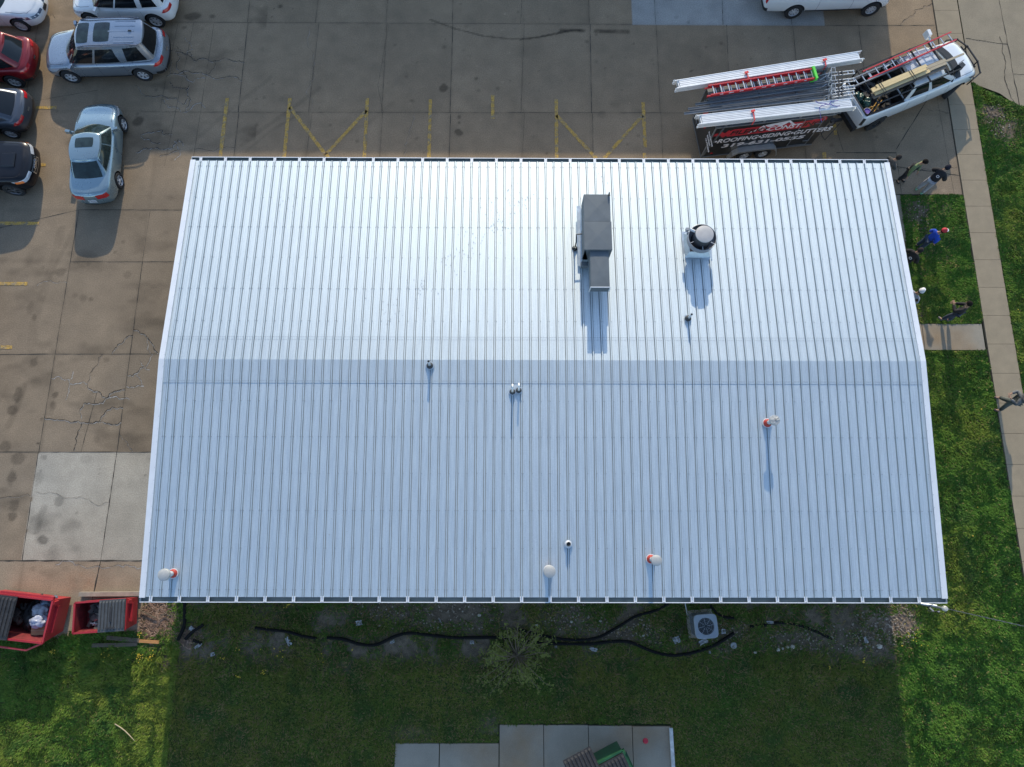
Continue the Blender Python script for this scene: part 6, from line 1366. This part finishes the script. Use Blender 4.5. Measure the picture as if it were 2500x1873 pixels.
for k, (x, y, r_) in enumerate(((1899, 1586, .07), (1910, 1583, .05), (1922, 1580, .06), (1934, 1579, .09), (2146, 1578, .10), (1843, 1593, .05), (1570, 1551, .05), (1310, 1527, .06), (1170, 1502, .06), (1395, 1518, .05), (1465, 1516, .05))):
    p = G(x, y); blob('stone', 'pale stone %s' % ('first in the row of four in the dirt', 'second in the row of four in the dirt', 'third in the row of four in the dirt', 'last in the row of four in the dirt', 'alone at the right end of the dirt strip', 'just left of the row of four', 'between the hoses left of the condenser', 'above the hose end mid yard', 'high in the gravel patch', 'in the grass above the rising hose', 'near the eave right of the gravel')[k], 'stone', (p.x, p.y, .04), r_, M_stone, k, .3, sq=(1, .8, .5), group='pale stones behind the building')
for k, (x, y, d_) in enumerate(((2283, 1507, 0),)):
    b = MB(); p = G(2270, 1484, .1); q_ = G(2279, 1492, .1); b.bar(p, q_, .05, .02); p2 = G(2289, 1494, .1); b.bar(p2, p2+Vector((.08, .02, 0)), .04, .02); o = b.build('litter', M_wht, loc=p); tag(o, 'white broken strip on the grass below the service mast', 'litter', 'litter behind the building')
# timbers
def beam(label, a_, b_, z, w_, h_, m, name='timber'):
    a_ = G(*a_); b_ = G(*b_); c_ = (a_+b_)/2; d_ = b_-a_; b = MB(); b.box(0, 0, 0, d_.length, w_, h_); o = b.build(name, m); o.location = (c_.x, c_.y, z); o.rotation_euler = (0, 0, math.atan2(d_.y, d_.x)); tag(o, label, 'timber', 'loose timbers by the red dumpsters'); return o
M_gt = mat('grey_timber', (.12, .095, .065), .9, var=.2, scale=5, streak=(.6, 8, 8)); M_ot = mat('orange_timber', (.42, .20, .07), .85, var=.2, scale=5, streak=(.6, 8, 8))
beam('long pale grey beam lying behind the small red dumpster', (200, 1450), (348, 1449), .10, .15, .18, mat('pale_timber', (.27, .24, .20), .9, var=.2, scale=5))
beam('dark plank in the grass just below the small red dumpster', (264, 1556), (345, 1563), .07, .14, .05, M_gt)
beam('orange brown plank end in the weeds right of the dumpster', (344, 1564), (392, 1567), .10, .10, .05, M_ot)
beam('lowest weathered plank below the small red dumpster', (228, 1575), (338, 1572), .08, .13, .05, M_gt)
beam('thin stick lying on the mulch', (345, 1489), (385, 1508), .10, .03, .03, M_gt, 'stick')
beam('pale stick leaning across the mulch toward the roof', (392, 1508), (436, 1470), .10, .02, .02, M_gt, 'stick')
b = MB(); p = [G(x, y) for x, y in ((283, 1766), (296, 1774), (308, 1783), (318, 1793), (331, 1807))]; b.tube([(q_.x, q_.y, .07) for q_ in p], [.016, .018, .018, .016, .008], 8); o = b.build('stick', mat('bare_stick', (.40, .33, .20), .8), loc=(p[2].x, p[2].y, .07)); tag(o, 'pale curved stick lying on the sunny lawn at lower left', 'stick')
# red ball-like disc on the pad
p = G(1576, 1809, .02); b = MB(); b.lathe([(.001, .03), (.07, .028), (.09, .015), (.095, 0)], 24); o = b.build('disc', mat('red_disc', (.45, .02, .04), .5)); o.location = (p.x, p.y, .022); tag(o, 'small red disc lying on the rear concrete pad', 'disc')
b = MB(); b.box(0, 0, .04, .12, 3.0, .09); o = b.build('parking_curb', mat('painted_kerb', (.50, .50, .48), .8, var=.3, scale=6)); p = G(1640, 1780); o.location = (p.x-.02, p.y-1.45, .02); o.rotation_euler = (0, 0, R(1)); tag(o, 'narrow white painted kerb along the right side of the rear pad', 'kerb')
# bare shrub
sp = G(1262, 1600); sh = thing('shrub', 'sprawling half bare shrub with yellow green leaves in the shade', 'shrub', (sp.x, sp.y, 0)); q = random.Random(21)
b = MB(); tips = []
for k in range(64):
    aa = q.uniform(0, 6.28); L_r = q.uniform(.5, 1.25)*(1.15 if math.sin(aa) > 0 or q.random() > .4 else .8); el = q.uniform(.12, .75); p = Vector((q.uniform(-.08, .08), q.uniform(-.08, .08), .02)); d = Vector((math.cos(aa)*math.cos(el), math.sin(aa)*math.cos(el), math.sin(el))); pts = [p]; 
    for s_ in range(6):
        d = (d+Vector((q.uniform(-.18, .18), q.uniform(-.18, .18), q.uniform(-.12, .08)))).normalized(); p = p+d*L_r/6; p.z = max(p.z, .03); pts.append(p.copy())
        if s_ > 1 and q.random() < .55:
            d2 = (d+Vector((q.uniform(-.8, .8), q.uniform(-.8, .8), q.uniform(-.2, .4)))).normalized(); e_ = p+d2*q.uniform(.12, .3); b.tube([p, e_], [.009, .004], 4, cap=False); tips.append(e_)
    b.tube(pts, [lerp(.019, .007, i/6) for i in range(7)], 5, cap=False); tips += pts[3:]
b.build('branches', mat('twig_bark', (.16, .12, .075), .9, var=.2), sh)
b = MB()
for tp in tips:
    if not ((tp.y < -.15 and tp.x < .55) or (tp.x < -.35 and tp.y > 0) or tp.x > .5 or q.random() < .25): continue
    for _ in range(q.randint(4, 10)):
        c_ = tp+Vector((q.gauss(0, .06), q.gauss(0, .06), q.gauss(0, .03))); c_.z = max(.05, c_.z); aa = q.uniform(0, 6.28); s_ = q.uniform(.018, .034); u = Vector((math.cos(aa), math.sin(aa), q.uniform(-.3, .3)))*s_*1.6; v = Vector((-math.sin(aa), math.cos(aa), q.uniform(-.3, .3)))*s_*.7
        b.add([c_-u, c_+v, c_+u, c_-v], [(0, 1, 2, 3)])
b.build('leaves', mat('shrub_leaf', (.14, .155, .02), .7, var=.3, scale=9), sh)
# dandelions: individual flowers
M_dan = mat('dandelion', (.55, .40, .03), .7); M_stem = mat('stem', (.10, .16, .04), .8)
def dand(x, y, r_, z): 
    b = MB(); b.lathe([(.001, .012), (r_*.6, .010), (r_, 0), (r_*.5, -.008)], 8); return b
fl = thing('dandelion', 'yellow dandelion flower', 'dandelion', (0, 0, 0), 0, 'yellow dandelions in the lawns'); b = MB(); b.lathe([(.001, .014), (.014, .012), (.024, 0), (.012, -.008)], 9, Matrix.Translation((0, 0, .10))); b.build('flower', M_dan, fl); b = MB(); b.tube([(0, 0, 0), (0, 0, .1)], .003, 4); b.build('stem', M_stem, fl)
spots = []
for cx, cy, sx_, sy_, n, lb in ((350, 1602, 26, 16, 34, 'in the sunny weeds below the orange plank'), (275, 1600, 22, 14, 9, 'in the dumpster shade left of the sunny weeds'), (133, 1590, 12, 8, 12, 'in the shade below the big red dumpster'), (345, 1548, 6, 6, 6, 'tucked at the corner of the small red dumpster'), (546, 1608, 8, 5, 4, 'in a short row in the shade at left'), (578, 1586, 6, 5, 3, 'near the mulch in the shade'), (584, 1651, 6, 5, 7, 'in the left cluster deep in the shade'), (645, 1642, 8, 6, 9, 'in the right cluster deep in the shade'), (680, 1592, 26, 12, 7, 'scattered under the left hose'), (790, 1605, 10, 12, 4, 'beside the middle hose'), (862, 1585, 4, 3, 3, 'in the trio under the hose dip'), (708, 1480, 14, 8, 9, 'in the clump right under the eave'), (2022, 1627, 3, 5, 5, 'in the column on the right'), (2106, 1615, 3, 10, 8, 'in the tall cluster near the shade edge'), (2230, 1560, 30, 22, 14, 'in the sunny grass by the gravel corner'), (2400, 1230, 60, 120, 5, 'dotted over the right lawn'), (2480, 800, 10, 60, 3, 'by the sidewalk strip'), (2300, 700, 60, 90, 2, 'on the small front lawn'), (430, 1832, 1, 1, 1, 'alone at the bottom left shade edge')):
    for _ in range(n):
        px, py = q.gauss(cx, sx_*.6), q.gauss(cy, sy_*.6); g = G(px, py)
        if in_lawn(np.array([g.x]), np.array([g.y]))[0]: spots.append((g.x, g.y, lb))
for k, (x, y, lb) in enumerate(spots):
    o = fl if k == 0 else copy_tree(fl); o.location = (x, y, q.uniform(-.03, .03)); s_ = q.uniform(.55, 1.0); o.scale = (s_, s_, 1); o['label'] = 'yellow dandelion flower '+lb
# service mast and wire at the back right corner
sm = thing('service_mast', 'electrical service mast with weatherhead and wires at the back right roof corner', 'service mast', (12.42, -7.98, 0))
b = MB(); b.tube([(0, 0, .3), (0, 0, 3.65)], .035, 12); b.build('conduit', M_alu2, sm, smooth=True)
b = MB(); b.lathe([(.001, .12), (.06, .11), (.085, .05), (.08, 0), (.04, -.02)], 18, Matrix.Translation((.02, 0, 3.65))); b.build('weatherhead', mat('weatherhead_grey', (.40, .40, .36), .6), sm, smooth=True)
b = MB(); b.tube([(-.05, .05, 3.42), (-.38, .09, 3.30), (-.45, .10, 3.26)], .030, 10); b.build('brace', M_alu, sm, smooth=True)
b = MB(); b.tube([(0, .02, 3.72), (-.12, .14, 3.7), (-.28, .15, 3.68), (-.33, .06, 3.5), (-.32, -.10, 3.35), (-.2, -.14, 3.4), (.05, -.06, 3.5)], .010, 6); b.tube([(.02, 0, 3.7), (.12, -.12, 3.6), (.06, -.2, 3.45), (-.1, -.12, 3.45)], .009, 6); b.build('drip_loop', M_blk, sm)
b = MB(); b.box(0, .02, 1.5, .3, .14, .45); b.build('meter', M_alu2, sm)
b = MB(); a_ = Vector((12.5, -7.98, 3.55)); e_ = Vector((60, -18.5, 7.0)); pts = []
for k in range(30): t_ = k/29; p = a_+(e_-a_)*t_; p.z -= 2.0*t_*(1-t_)*1.2; pts.append(p)
b.tube(pts, .010, 6); w1 = b.build('overhead_wire', M_blk, loc=a_); tag(w1, 'twisted overhead service wire running from the roof corner across the right lawn', 'wire')
b = MB()
for s_ in (0, 1): b.tube([p+Vector((0, .012*math.sin(k_*1.1+s_*3.1), .012*math.cos(k_*1.1+s_*3.1))) for k_, p in enumerate([a_.lerp(pts[2], i/40) if False else pts[0].lerp(pts[3], i/60) for i in range(61)])], .004, 5)
b.build('messenger', M_alu2, w1); w1.children[0].matrix_parent_inverse = Matrix.Translation(-a_)
# utility pole far right holding the wire
up = thing('utility_pole', 'wooden utility pole far across the road holding the service wire', 'utility pole', (60, -18.5, 0)); b = MB(); b.tube([(0, 0, 0), (0, 0, 9)], [.16, .11], 12); b.build('pole', M_gt, up); b = MB(); b.bar((-.1, -1.1, 8.4), (-.1, 1.1, 8.4), .1); b.build('crossarm', M_gt, up)
